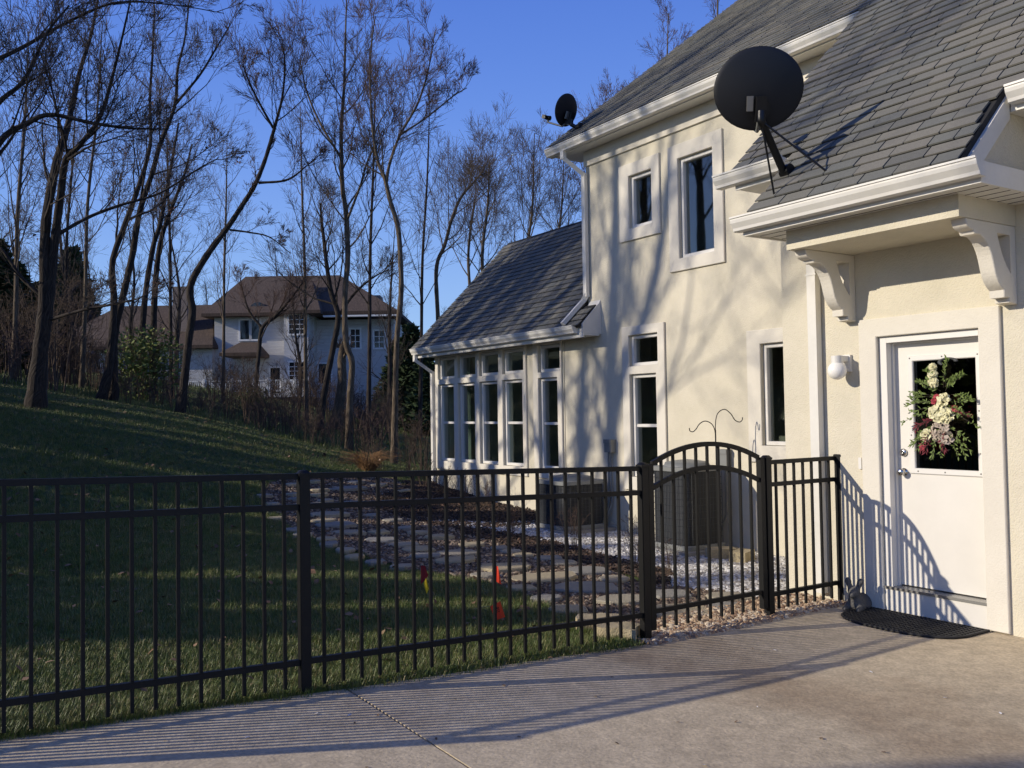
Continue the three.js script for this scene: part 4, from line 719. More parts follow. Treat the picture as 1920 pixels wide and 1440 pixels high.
// trunk lines read at a distance D: [px, py, width in px]
const line = (D, pts, dz = []) => pts.map(([x, y, w], i) => [at(x, y, D + (dz[i] || 0)), w * 0.42 * D / F]);
const ground0 = L => { const p = L[0][0]; p.y = Math.min(p.y, gh(p.x, p.z)) - 0.12; L[0][1] *= 1.25; return L; };
const TG = 'bare trees along the wooded bank';
buildTree('bare_tree', 'thick double-trunked bare tree at the lawn edge, few brown leaves', TG, g => {
  const a = g.stem(ground0(line(19, [[66, 757, 40], [76, 655, 31], [84, 560, 26], [86, 420, 21], [106, 305, 18], [126, 240, 14], [148, 140, 10], [172, 60, 7], [190, -40, 4]], [0, 0, 0, 0, .3, .6, 1, 1.2, 1.4])));
  const b = g.stem(line(19, [[80, 650, 26], [92, 560, 22], [103, 450, 19], [115, 356, 16], [124, 300, 14], [150, 272, 11], [186, 222, 9], [208, 155, 7], [236, 40, 4], [250, -30, 3]], [0, 0, 0, -.2, -.4, -.6, -.8, -1, -1.2, -1.4]));
  g.trunk.push(a, b); g.sprout(a, 0.35, 1, 9, 1.8, 3.2); g.sprout(b, 0.4, 1, 9, 1.6, 3);
  g.limbPath(line(19, [[108, 440, 9], [165, 408, 8], [225, 385, 7], [300, 362, 5], [370, 318, 4], [410, 296, 2]], [0, .4, .8, 1, 1.3, 1.5]), [8, .8, 1.7]);
  g.limbPath(line(19, [[84, 560, 9], [40, 520, 8], [5, 470, 7], [-40, 430, 5]]), [5, .8, 1.6]);
  g.limbPath(line(19, [[92, 600, 8], [150, 583, 6], [215, 570, 5], [260, 560, 3]], [0, -.3, -.6, -1]), [6, .6, 1.4]);
}, { leaf: 0.012, leafSize: 0.7 }, M.bark, M.twig);
buildTree('bare_tree', 'bare tree leaning in with long heavy limbs above the double trunk', TG, g => {
  const a = g.stem(ground0(line(17, [[-70, 760, 42], [-66, 600, 36], [-60, 440, 30], [-50, 300, 24], [-40, 120, 18], [-20, -60, 10]]))); g.trunk.push(a); g.sprout(a, 0.4, 1, 8, 2, 3.5);
  g.limbPath(line(17, [[-60, 380, 18], [0, 266, 14], [50, 232, 12], [95, 215, 10], [170, 230, 8], [240, 240, 6], [310, 242, 3]]), [9, .9, 2]);
  g.limbPath(line(17, [[-50, 250, 14], [0, 190, 11], [45, 150, 9], [90, 60, 6], [130, 10, 4]]), [8, .9, 2]);
  g.limbPath(line(17, [[-45, 130, 12], [40, 90, 9], [130, 40, 7], [220, 5, 5], [330, 10, 3], [420, 25, 2]], [0, .4, .8, 1, 1.4, 1.8]), [9, .8, 1.8]);
}, {}, M.bark, M.twig);
buildTree('bare_tree', 'slim bare tree with two rising stems and pale bark near brush', TG, g => {
  const a = g.stem(ground0(line(24, [[188, 745, 22], [205, 685, 18], [214, 571, 15], [211, 492, 13], [234, 422, 12], [253, 370, 11], [281, 276, 8], [281, 187, 6], [286, 103, 5], [290, 10, 3]])));
  const b = g.stem(ground0(line(24.3, [[213, 745, 20], [214, 637, 17], [232, 550, 15], [249, 475, 14], [262, 398, 12], [286, 323, 11], [300, 272, 10], [328, 197, 8], [333, 131, 6], [347, 70, 4], [356, -10, 3]])));
  g.trunk.push(a, b); g.sprout(a, 0.3, 1, 9, 1.4, 2.8); g.sprout(b, 0.35, 1, 10, 1.6, 3);
  g.limbPath(line(24.3, [[328, 197, 6], [375, 140, 5], [403, 94, 4], [431, 47, 2]]), [6, .7, 1.5]);
}, {}, M.bark, M.twig);
buildTree('bare_tree', 'pair of straight bare stems standing before the low chimney', TG, g => {
  const a = g.stem(ground0(line(30, [[262, 690, 15], [270, 580, 13], [286, 469, 11], [300, 422, 10], [309, 375, 8], [323, 300, 6], [335, 230, 4]])));
  const b = g.stem(ground0(line(30.4, [[285, 690, 15], [290, 560, 13], [300, 460, 11], [318, 400, 9], [345, 330, 6], [360, 270, 3]])));
  g.trunk.push(a, b); g.sprout(a, .35, 1, 8, 1.4, 2.8); g.sprout(b, .35, 1, 8, 1.6, 3);
}, {}, M.bark, M.twig);
buildTree('bare_tree', 'strongly leaning crooked bare tree in front of the white house', TG, g => {
  const a = g.stem(ground0(line(24, [[336, 780, 22], [345, 720, 19], [354, 637, 17], [361, 584, 17], [356, 549, 16], [364, 519, 15], [394, 470, 14], [430, 422, 12], [455, 384, 11], [478, 347, 10], [497, 300, 9], [511, 253, 8], [518, 228, 7], [530, 178, 5], [534, 117, 4], [528, 70, 2]])));
  g.trunk.push(a); g.sprout(a, 0.74, 1, 12, 1.4, 2.6); g.sprout(a, .5, .72, 3, .6, 1.4);
  g.limbPath(line(24, [[431, 431, 5], [469, 436, 4], [506, 445, 3], [545, 475, 2]]), [4, .5, 1]);
  g.limbPath(line(24, [[485, 343, 6], [539, 337, 5], [577, 309, 3], [600, 290, 2]]), [5, .6, 1.2]);
  g.limbPath(line(24, [[512, 240, 6], [490, 200, 5], [470, 160, 4], [455, 120, 2]], [0, -.3, -.6, -1]), [6, .7, 1.3]);
}, {}, M.bark, M.twigRed);
buildTree('bare_tree', 'tall straight bare tree with pale bark in the middle of bank', TG, g => {
  const a = g.stem(ground0(line(25, [[654, 853, 17], [656, 746, 14], [660, 681, 14], [648, 637, 13], [647, 549, 12], [652, 484, 12], [649, 400, 11], [642, 352, 10], [640, 281, 9], [640, 234, 8], [645, 164, 6], [647, 94, 5], [649, 23, 3], [652, -50, 2]])));
  g.trunk.push(a); g.sprout(a, 0.4, 1, 20, 1.6, 3.4);
  g.limbPath(line(25, [[642, 300, 6], [600, 230, 5], [575, 170, 4], [562, 110, 2]], [0, .4, .8, 1]), [6, .8, 1.6]);
  g.limbPath(line(25, [[648, 420, 6], [675, 350, 5], [690, 300, 4], [720, 240, 2]], [0, -.4, -.8, -1]), [6, .8, 1.6]);
}, {}, M.barkPale, M.twig);
buildTree('bare_tree', 'forked bare tree nearest to the sunroom with wide spreading crown', TG, g => {
  const a = g.stem(ground0(line(23, [[738, 868, 15], [741, 746, 13], [744, 637, 12], [752, 549, 12], [750, 470, 11], [745, 422, 11], [731, 375, 10], [722, 337, 9], [708, 300, 7], [698, 234, 6], [694, 141, 4], [698, 70, 3], [704, 30, 2]])));
  g.trunk.push(a); g.sprout(a, 0.55, 1, 13, 1.3, 2.6);
  const b = g.limbPath(line(23, [[724, 342, 8], [731, 305, 7], [750, 253, 6], [785, 190, 5], [806, 117, 3], [815, 60, 2]]), [12, 1, 2.2]);
  g.limbPath(line(23, [[750, 253, 5], [800, 220, 4], [850, 180, 3], [875, 165, 2]], [0, .3, .6, 1]), [7, .8, 1.4]);
}, {}, M.barkPale, M.twigRed);
buildTree('bare_tree', 'crooked bare tree with dense low crown before the white bay', TG, g => {
  const a = g.stem(ground0(line(30, [[597, 814, 15], [608, 737, 14], [625, 650, 13], [634, 593, 12], [621, 549, 11], [612, 492, 9], [605, 430, 7], [600, 380, 4]])));
  g.trunk.push(a); g.sprout(a, .45, 1, 14, 1.6, 3.2);
  g.limbPath(line(30, [[634, 593, 7], [665, 550, 6], [700, 520, 4], [730, 505, 2]]), [7, 1, 2]);
}, {}, M.bark, M.twig);
buildTree('broken_tree', 'thick broken-off dead trunk with torn pale top', TG, g => {
  const a = g.stem(ground0(line(32, [[628, 805, 30], [634, 770, 24], [641, 724, 21], [641, 670, 19], [644, 645, 12], [646, 636, 4]]))); g.trunk.push(a); g.sprout(a, .5, .8, 3, .5, 1.2);
}, {}, M.barkPale, M.twig);
buildTree('bare_tree', 'small forked bare tree in front of the white deck', TG, g => {
  const a = g.stem(ground0(line(34, [[477, 790, 10], [481, 711, 9], [486, 659, 9], [492, 615, 9], [520, 589, 7], [547, 558, 5], [575, 520, 3]]))); g.trunk.push(a); g.sprout(a, .4, 1, 10, 1, 2.2);
  g.limbPath(line(34, [[492, 615, 6], [468, 585, 5], [455, 545, 3], [450, 520, 2]]), [6, .8, 1.6]);
}, {}, M.bark, M.twigRed);
buildTree('bare_tree', 'slender curving bare tree beyond the sunroom eave', TG, g => {
  const a = g.stem(ground0(line(35, [[826, 740, 12], [822, 620, 10], [818, 506, 9], [834, 459, 8], [848, 408, 7], [867, 366, 6], [900, 328, 4], [920, 290, 2]]))); g.trunk.push(a); g.sprout(a, .35, 1, 14, 1.6, 3.4);
}, {}, M.barkPale, M.twig);
for (const [x, yb, yt, D, w, lean, lab] of [[24, 740, 60, 26, 12, 30, 'slender bare tree beside the thick double trunk'], [118, 735, 150, 31, 9, 25, 'slender bare tree between double trunk and the slim pair'], [152, 735, 40, 28, 10, 40, 'slender bare tree arching over the slim pair'], [322, 760, 180, 33, 9, -10, 'slender bare tree just behind the leaning one'], [418, 770, 250, 36, 8, 8, 'thin upright bare tree at the corner of white house'], [575, 800, 200, 34, 9, -12, 'thin upright bare tree in front of the white bay'], [690, 830, 120, 29, 10, 14, 'slender bare tree between the tall pale tree and forked one'], [786, 800, 180, 33, 9, 20, 'slender bare tree beyond the forked one by the sunroom']])
  buildTree('bare_tree', lab, TG, g => { const a = g.stem(ground0(line(D, [[x, yb, w], [x + lean * .2, yb + (yt - yb) * .25, w * .85], [x + lean * .3, yb + (yt - yb) * .5, w * .7], [x + lean * .75, yb + (yt - yb) * .75, w * .5], [x + lean, yt, w * .15]]))); g.trunk.push(a); g.sprout(a, .3, 1, 15, 1.5, 3.2, .85); }, { kids: [0, 4, 4, 3] }, D % 2 ? M.bark : M.barkPale, M.twig);
const behind = [];
for (const [x, yt, D, w, lab] of [[906, 300, 32, 11, 'bare tree with upright trunk behind the sunroom roof ridge'], [880, 370, 38, 9, 'thin bare tree just beyond the curving one'], [990, 250, 34, 10, 'bare tree rising between sunroom ridge and house corner'], [1045, 300, 36, 9, 'bare tree beside the house corner downspout']])
  buildTree('bare_tree', lab, 'bare trees behind the house', g => { const a = g.stem(ground0(line(D, [[x - 4, 760, w], [x + 3, 600, w * .85], [x - 2, 480, w * .7], [x + 8, 390, w * .5], [x + 12, yt, w * .2]]))); g.trunk.push(a); g.sprout(a, .35, 1, 15, 2, 3.8); }, {}, M.barkPale, M.twig);
for (const [x, yt, D, lab] of [[1155, 175, 30, 'bare treetop with reddish buds low over the roof edge'], [1250, 25, 32, 'bare treetop with reddish buds higher over the roof edge'], [1345, -120, 33, 'tall bare treetop with reddish buds over the main roof']])
  buildTree('bare_tree', lab, 'bare trees behind the house', g => { const a = g.stem(ground0(line(D, [[x, 770, 14], [x + 4, 500, 11], [x - 3, 300 + yt * .3, 8], [x + 3, yt, 2]]))); g.trunk.push(a); g.sprout(a, .5, 1, 16, 1.6, 3); }, { leaf: 0.2, leafSize: 0.35 }, M.barkPale, M.twigRed);
// farther trees share four built ones
const farProto = [];
for (let k = 0; k < 4; k++) farProto.push(buildTree('woodland_tree', 'x', 'bare woodland trees far beyond the lawn', g => { const h = 11 + k * 1.3; const a = g.stem([[V(0, -.3, 0), .2], [V(.2, h * .3, .1), .16], [V(rr(-.5, .5), h * .6, rr(-.4, .4)), .1], [V(rr(-.8, .8), h, rr(-.6, .6)), .02]]); g.trunk.push(a); g.sprout(a, .25, 1, 18, 2, 3.8); }, { minR: 0.0075, kids: [0, 4, 4, 2] }, M.bark, M.twig));
[[20, 36], [130, 42], [165, 60], [250, 44], [330, 46], [400, 70], [450, 66], [520, 72], [690, 66], [770, 58], [840, 52], [960, 46], [-30, 30], [60, 55], [1010, 60], [730, 44], [560, 46]].forEach(([px, D], i) => {
  const p = at(px, 780, D), o = i < 4 ? farProto[i] : farProto[i % 4].clone();
  if (i >= 4) { o.name = numbered('woodland_tree'); scene.add(o); }
  o.position.set(p.x, gh(p.x, p.z), p.z); o.rotation.y = i * 1.7; o.scale.setScalar(0.55 + (i * 37 % 10) / 40);
  o.userData = { label: 'slim bare woodland tree beyond the lawn and brush', category: 'tree', group: 'bare woodland trees far beyond the lawn' };
});
console.log('trees done');
// shrubs
function bareShrub(h, n, mat, dens = 5) {
  const g = grower(TO({ levels: 3, kids: [0, dens, 2, 0], wiggle: 0.34, lift: 0.05, minR: 0.004 })); const bins = [];
  for (let k = 0; k < n; k++) { const a = rr(0, 6.28), s = rr(0, .25), lean = rr(.1, .7); const st = g.stem([[V(Math.cos(a) * s, -.1, Math.sin(a) * s), .016], [V(Math.cos(a) * (s + lean * .35), h * .5, Math.sin(a) * (s + lean * .35)), .011], [V(Math.cos(a) * (s + lean), h * rr(.8, 1.1), Math.sin(a) * (s + lean)), .004]]); g.trunk.push(st); g.sprout(st, .25, 1, 4, h * .2, h * .45); }
  return g;
}
const shrubProto = [];
for (let k = 0; k < 4; k++) { const t = thing('bare_shrub', 'x', 'shrub'), g = bareShrub(1.3 + k * .3, 7 + k, M.brush, 4); mesh('stems', g.trunk.map(s => tubeGeo(s.pts, s.rad, 4)), M.brush, t); mesh('twigs', [...g.limbs.flat(), ...g.twigs], k % 2 ? M.brush : M.twigRed, t); shrubProto.push(t); }
let sc = 0;
function putShrub(x, z, k, s, label, group) { const used = shrubProto[k].userData.placed, o = used ? shrubProto[k].clone() : shrubProto[k]; if (used) { o.name = numbered('bare_shrub'); scene.add(o); } shrubProto[k].userData.placed = true; o.position.set(x, gh(x, z), z); o.rotation.y = sc++ * 2.1; o.scale.setScalar(s); o.userData = { label, category: 'shrub', group }; if (o === shrubProto[k]) o.userData.placed = true; }
{
  const SG = 'bare brush along the bank';
  for (let i = 0; i < 58; i++) { const px = 90 + 650 * ((i * 0.618034) % 1), D = 24 + (px > 360 && px < 640 ? 5 : 11) * ((i * 0.7548) % 1), y = 762 + (px > 300 ? (px - 300) * .2 : 0); const p = at(px, y, D); putShrub(p.x, p.z, i % 4, (0.45 + 0.6 * ((i * 0.37) % 1)) * (px > 360 && px < 640 ? 0.7 : 1), 'tangle of bare brown brush at the foot of the bank trees', SG); }
  for (let i = 0; i < 12; i++) { const p = at(-10 + i * 13, 740, 24 + (i * 7 % 9)); putShrub(p.x, p.z, i % 4, 1 + .06 * i, 'tangle of bare brown brush at the foot of the bank trees', SG); }
  for (let i = 0; i < 24; i++) { const px = 385 + 350 * ((i * 0.618034) % 1), D = 30 + 9 * ((i * 0.7548) % 1), p = at(px, 790, D); putShrub(p.x, p.z, (i * 3) % 4, 0.7 + 0.5 * ((i * 0.41) % 1), 'bare brown brush in front of the white deck and basement wall', 'brush before the white house'); }
  for (const [px, D, s] of [[690, 21, .45], [760, 20, .6], [790, 22, .7], [715, 20, .4], [770, 26, .8]]) { const p = at(px, 860, D); putShrub(p.x, p.z, 1, s, 'low bare brush close to the sunroom corner', 'brush by the sunroom'); }
  for (const [x, z, s] of [[-16.3, -8.35, .5], [-15.5, -8.3, .42], [-14.7, -8.4, .45], [-13.9, -8.35, .38]]) putShrub(x, z, 0, s, 'cut back dark shrub stems under the sunroom windows', 'pruned shrubs under the sunroom');
  for (const [x, z, s] of [[-9.6, -7.1, .3], [-8.2, -6.95, .3], [-7.35, -6.75, .22], [-10.8, -6.9, .24]]) putShrub(x, z, 2, s, 'small bare twiggy shrub in the bed beside white gravel', 'small shrubs in the gravel bed');
}
for (const s of shrubProto) delete s.userData.placed;
// leafy evergreens
function leafBlob(n, rx, ry, rz, size, fnShape) {
  const P = [], C = [];
  for (let k = 0; k < n; k++) { const q = fnShape(); const p = V(q[0] * rx, q[1] * ry, q[2] * rz), a = V(rr(-1, 1), rr(-.3, 1), rr(-1, 1)).add(V(q[0], 0, q[2])).normalize(), s = V(rr(-1, 1), rr(-1, 1), rr(-1, 1)).cross(a).normalize(), l = size * rr(.6, 1.4), w = l * 0.22; const b = p.clone().addScaledVector(a, l * .5).addScaledVector(s, w), c = p.clone().addScaledVector(a, l), d = p.clone().addScaledVector(a, l * .5).addScaledVector(s, -w); P.push(p.x, p.y, p.z, b.x, b.y, b.z, c.x, c.y, c.z, p.x, p.y, p.z, c.x, c.y, c.z, d.x, d.y, d.z); const t = rr(.7, 1.25), y = rr(.9, 1.2); for (let i = 0; i < 6; i++) C.push(t * y, t, t * .9); }
  const g = new THREE.BufferGeometry(); g.setAttribute('position', new THREE.Float32BufferAttribute(P, 3)); g.setAttribute('color', new THREE.Float32BufferAttribute(C, 3)); g.computeVertexNormals(); return g;
}
M.needleV = std({ color: '#33452a', roughness: 0.95, side: THREE.DoubleSide, vertexColors: true });
M.leafV = std({ color: '#66753c', roughness: 0.8, side: THREE.DoubleSide, vertexColors: true });
const coneS = () => { const y = Math.pow(rnd(), 1.15), a = rr(0, 6.28), lump = 0.82 + 0.18 * Math.sin(a * 5 + y * 17), r = (1 - y * .93) * lump * Math.sqrt(rr(.25, 1)) * (y < .08 ? y / .08 : 1); return [Math.cos(a) * r, .06 + y, Math.sin(a) * r]; };
const ballS = () => { let p; do p = [rr(-1, 1), rr(-1, 1), rr(-1, 1)]; while (p[0] ** 2 + p[1] ** 2 + p[2] ** 2 > 1); const c = 0.6 + .4 * Math.sin(p[0] * 6 + p[1] * 5) * Math.cos(p[2] * 6); return rnd() < c ? [p[0], p[1] + 1, p[2]] : [p[0] * .6, p[1] * .7 + 1, p[2] * .6]; };
const cedars = [];
for (let k = 0; k < 3; k++) { const t = thing('evergreen_tree', 'x', 'tree'); mesh('trunk', tubeGeo([V(0, -.3, 0), V(0, .4, 0), V(0, .95, 0)].map(p => p.multiplyScalar(6)), [.14, .11, .02], 7), M.bark, t); mesh('crown', leafBlob(5500, 1.7 + .2 * k, 6, 1.7, .34, coneS), M.needleV, t); cedars.push(t); }
let cc = 0;
function putCedar(x, z, h, label, group, wide = 1) { const k = cc % 3, o = cc < 3 ? cedars[k] : cedars[k].clone(); if (cc >= 3) { o.name = numbered('evergreen_tree'); scene.add(o); } cc++; o.position.set(x, gh(x, z) - .1, z); o.scale.set(h / 6.4 * wide, h / 6.4, h / 6.4 * wide); o.rotation.y = cc * 1.3; o.userData = { label, category: 'tree', group }; }
{ // in the picture: dark evergreens behind the trees
  for (const [px, D, h, l] of [[772, 46, 5.6, 'dark evergreen beyond the sunroom corner'], [800, 44, 4.6, 'dark evergreen beyond the sunroom corner'], [748, 50, 5, 'dark evergreen beyond the sunroom corner'], [135, 62, 8.5, 'dark evergreen rising behind the low wing of white house'], [100, 60, 7, 'dark evergreen rising behind the low wing of white house'], [30, 34, 4.2, 'olive evergreen thicket behind the double-trunked tree'], [-5, 30, 4.5, 'olive evergreen thicket behind the double-trunked tree'], [75, 40, 4, 'olive evergreen thicket behind the double-trunked tree']]) { const p = at(px, 760, D); putCedar(p.x, p.z, h, l, l, 1.3); }
  // a row of evergreens on the sun side of the lawn, which shades it
  const RG = 'evergreen row shading the lawn';
  for (let i = 0; i < 17; i++) { const x = -10.6 - i * 1.45, z = 6.4 + 0.5 * Math.sin(i * 2.2) - i * 0.05; putCedar(x, z, 5.4 - 1.2 * sstep(-14, -11.5, x) - 1.0 * sstep(-12, -16, x) - 0.8 * sstep(-17, -23, x) + 0.35 * Math.sin(i * 1.9), 'evergreen in the row along the sunny side of lawn', RG, 1.05); }
}
{
  const t = thing('leafy_shrub', 'tall loose green shrub among the bank trees', 'shrub'), p = at(272, 770, 27);
  const g = bareShrub(2.4, 9); mesh('stems', [...g.trunk.map(s => tubeGeo(s.pts, s.rad, 4)), ...g.limbs.flat(), ...g.twigs], M.brush, t);
  mesh('foliage', leafBlob(2600, 1.15, 1.15, 1.1, .13, ballS), M.leafV, t); t.position.set(p.x, gh(p.x, p.z) + .05, p.z);
  const t2 = thing('leafy_shrub', 'small green shrub beside the forked tree below deck', 'shrub'), p2 = at(478, 765, 33); mesh('foliage', leafBlob(700, .6, .5, .6, .12, ballS), M.leafV, t2); const g2 = bareShrub(1.1, 5); mesh('stems', [...g2.trunk.map(s => tubeGeo(s.pts, s.rad, 4)), ...g2.limbs.flat()], M.brush, t2); t2.position.set(p2.x, gh(p2.x, p2.z), p2.z);
  // dry ornamental grass clump by the path end
  const t3 = thing('dry_grass_clump', 'tawny dry ornamental grass clump by the path end', 'grass'), p3 = at(690, 882, 19.5), l = []; for (let k = 0; k < 260; k++) { const a = rr(0, 6.28), e = rr(.2, .9), h = rr(.3, .6), d = V(Math.cos(a), 0, Math.sin(a)); l.push(tubeGeo([V(0, 0, 0).addScaledVector(d, rr(0, .15)), V(0, h * .7, 0).addScaledVector(d, e * .35 + .1), V(0, h * rr(.4, .9), 0).addScaledVector(d, e * .8 + .1)], [.005, .004, .002], 3)); }
  mesh('blades', l, std({ color: '#8a6a48', roughness: 1 }), t3); t3.position.set(p3.x, gh(p3.x, p3.z), p3.z);
}
// bare trees on the sun side, whose branches shade the house wall, roofs and driveway
const shadeTree = (x, z, h, r, lab, opt = {}) => buildTree('bare_tree', lab, 'bare trees on the sun side of the lawn', g => { const y = gh(x, z) - .2; const a = g.stem([[V(x, y, z), r * 1.2], [V(x + .1, y + h * .25, z), r], [V(x - .1, y + h * .5, z + .2), r * .72], [V(x + .3, y + h * .75, z - .2), r * .42], [V(x + .2, y + h, z), .03]]); g.trunk.push(a); g.sprout(a, .4, 1, opt.n || 16, h * .16, h * .32); if (opt.fork) g.limbPath([[V(x - .1, y + h * .5, z + .2), r * .55], [V(x + 1, y + h * .66, z + .4), r * .4], [V(x + 1.6, y + h * .85, z + .2), r * .2], [V(x + 2, y + h * 1.0, z), .03]], [9, 1, 2.4]); }, { minR: opt.minR || 0.008, kids: opt.minR ? [0, 6, 5, 2] : [0, 5, 3, 2] }, M.bark, M.twig);
shadeTree(-18.2, 9.5, 15, .22, 'bare tree behind the evergreen row with a forked trunk', { fork: 1 });
shadeTree(-19.3, 7.8, 13, .2, 'slim bare tree close behind the evergreen row');
shadeTree(-24, 12, 16, .26, 'tall bare tree farther behind the evergreen row', { fork: 1 });
shadeTree(-15.2, 14, 17, .24, 'tall bare tree beyond the driveway side of evergreen row');
shadeTree(-11.5, 19, 17, .28, 'tall bare tree beyond the open driveway', { n: 20, minR: 0.013 });
shadeTree(-8, 15.5, 14, .24, 'bare tree by the open driveway edge', { n: 18, minR: 0.013 });
shadeTree(-31.2, 13, 16, .24, 'bare tree far up the slope beyond the evergreen row', { n: 16 });
shadeTree(-21.2, 8.2, 12, .18, 'dense twiggy bare tree over the evergreen row', { n: 26 });
shadeTree(-22.8, 10.5, 13, .2, 'second dense twiggy bare tree behind the evergreen row', { n: 26 });
shadeTree(-20.2, 12.5, 14, .2, 'third dense twiggy bare tree behind the evergreen row', { n: 24 });
console.log('shade trees done');

// ------------------------------------------------------------------ grass
{
  const P = [], tri = (a, b, c) => P.push(...a, ...b, ...c);
  for (let k = 0; k < 9; k++) { const a = k * 2.4 + .3, l = .55 + .45 * ((k * 37 % 10) / 10), lean = .3 + .5 * ((k * 53 % 10) / 10), c = Math.cos(a), s = Math.sin(a), o = [c * (.08 + .05 * k), 0, s * (.08 + .05 * k)], w = .026, m = [o[0] + c * lean * .35, l * .6, o[2] + s * lean * .35], t = [o[0] + c * lean, l, o[2] + s * lean]; const L = [o[0] - s * w, 0, o[2] + c * w], R2 = [o[0] + s * w, 0, o[2] - c * w], ml = [m[0] - s * w * .8, m[1], m[2] + c * w * .8], mr = [m[0] + s * w * .8, m[1], m[2] - c * w * .8]; tri(L, R2, mr); tri(L, mr, ml); tri(ml, mr, t); }
  const tuft = new THREE.BufferGeometry(); tuft.setAttribute('position', new THREE.Float32BufferAttribute(P, 3)); tuft.computeVertexNormals();
  const L = [], cols = [[.1, .145, .024], [.13, .17, .032], [.075, .115, .019], [.19, .19, .05], [.26, .22, .095]];
  const bad = (x, z) => inPoly(pathPoly, x, z) || inPoly(mulchPoly, x, z) || inPoly(whitePoly, x, z) || houseIn(x, z);
  const add = (x, z, h) => { const clump = n3(((x * .13) % 1 + 1) % 1, ((z * .13) % 1 + 1) % 1); const s = h * rr(.6, 1.3) * (.6 + .9 * clump), c = cols[Math.floor(Math.pow(rnd(), 1.5) * 5)], b = rr(.75, 1.25); L.push({ x, y: gh(x, z) - .005, z, sx: s * .9, sy: s, sz: s * .9, ry: rr(0, 6.28), c: c.map(v => v * b) }); };
  for (let i = 0; i < 95000; i++) { const x = -5.3 - Math.pow(rnd(), 1.5) * 8, z = rr(-8.5, 1.2); if (!bad(x, z)) add(x, z, .062); }
  for (let i = 0; i < 60000; i++) { const x = rr(-27, -12), z = rr(-11, 2); if (!bad(x, z)) add(x, z, .08); }
  for (let i = 0; i < 26000; i++) { const D = rr(24, 62), p = at(rr(0, 820), 790, D); if (!bad(p.x, p.z)) add(p.x, p.z, .16); }
  for (let i = 0; i < 3200; i++) { const z = rr(-4.45, 1.2), x = slabEdge(z) - .16 + rr(-.14, .2); add(x, z, .07); }
  instanced('grass', tuft, M.blade, L, 'green winter lawn grass behind the black fence');
  // fallen leaves and debris
  const q = new THREE.CircleGeometry(1, 5); q.rotateX(-Math.PI / 2); { const p = q.attributes.position; for (let i = 0; i < p.count; i++) p.setY(i, .25 * Math.sin(p.getX(i) * 2.4)); } q.computeVertexNormals();
  const LL = []; for (let i = 0; i < 5200; i++) { const px = rr(0, 800), D = rr(20, 36), p = at(px, 780, D); const s = rr(.03, .07), k = [[.16, .085, .045], [.22, .13, .07], [.11, .06, .035]][i % 3]; LL.push({ x: p.x, y: gh(p.x, p.z) + .02, z: p.z, sx: s, sy: s, sz: s * .7, ry: rr(0, 6), rx: rr(-.5, .5), rz: rr(-.5, .5), c: k }); }
  for (let i = 0; i < 260; i++) { const z = rr(-4.4, .8), x = slabEdge(z) - Math.abs(rr(-.3, .3)); const s = rr(.012, .03), k = [[.2, .11, .06], [.3, .18, .1]][i % 2]; LL.push({ x, y: gh(x, z) + .03, z, sx: s, sy: s, sz: s * .7, ry: rr(0, 6), rx: rr(-.6, .6), rz: 0, c: k }); }
  for (let i = 0; i < 700; i++) { const x = rr(-20, -5.6), z = rr(-8, 0); if (bad(x, z)) continue; const s = rr(.02, .045), k = [[.2, .11, .06], [.26, .16, .09], [.13, .075, .04]][i % 3]; LL.push({ x, y: gh(x, z) + .05, z, sx: s, sy: s, sz: s * .7, ry: rr(0, 6), rx: rr(-.6, .6), rz: rr(-.4, .4), c: k }); }
  for (let i = 0; i < 70; i++) { const z = rr(-6.2, -1), x = rr(-5.1, -1.5), s = rr(.006, .018), k = i % 5 ? [.16, .1, .06] : [.75, .73, .7]; LL.push({ x, y: driveY(z) + .006, z, sx: s, sy: s * .8, sz: s * .6, ry: rr(0, 6), rx: rr(-.2, .2), rz: 0, c: k }); }
  instanced('leaf_litter', q, std({ color: '#ffffff', roughness: .9, side: THREE.DoubleSide }), LL, 'brown fallen leaves under the trees and specks on the driveway');
}
console.log('grass done');

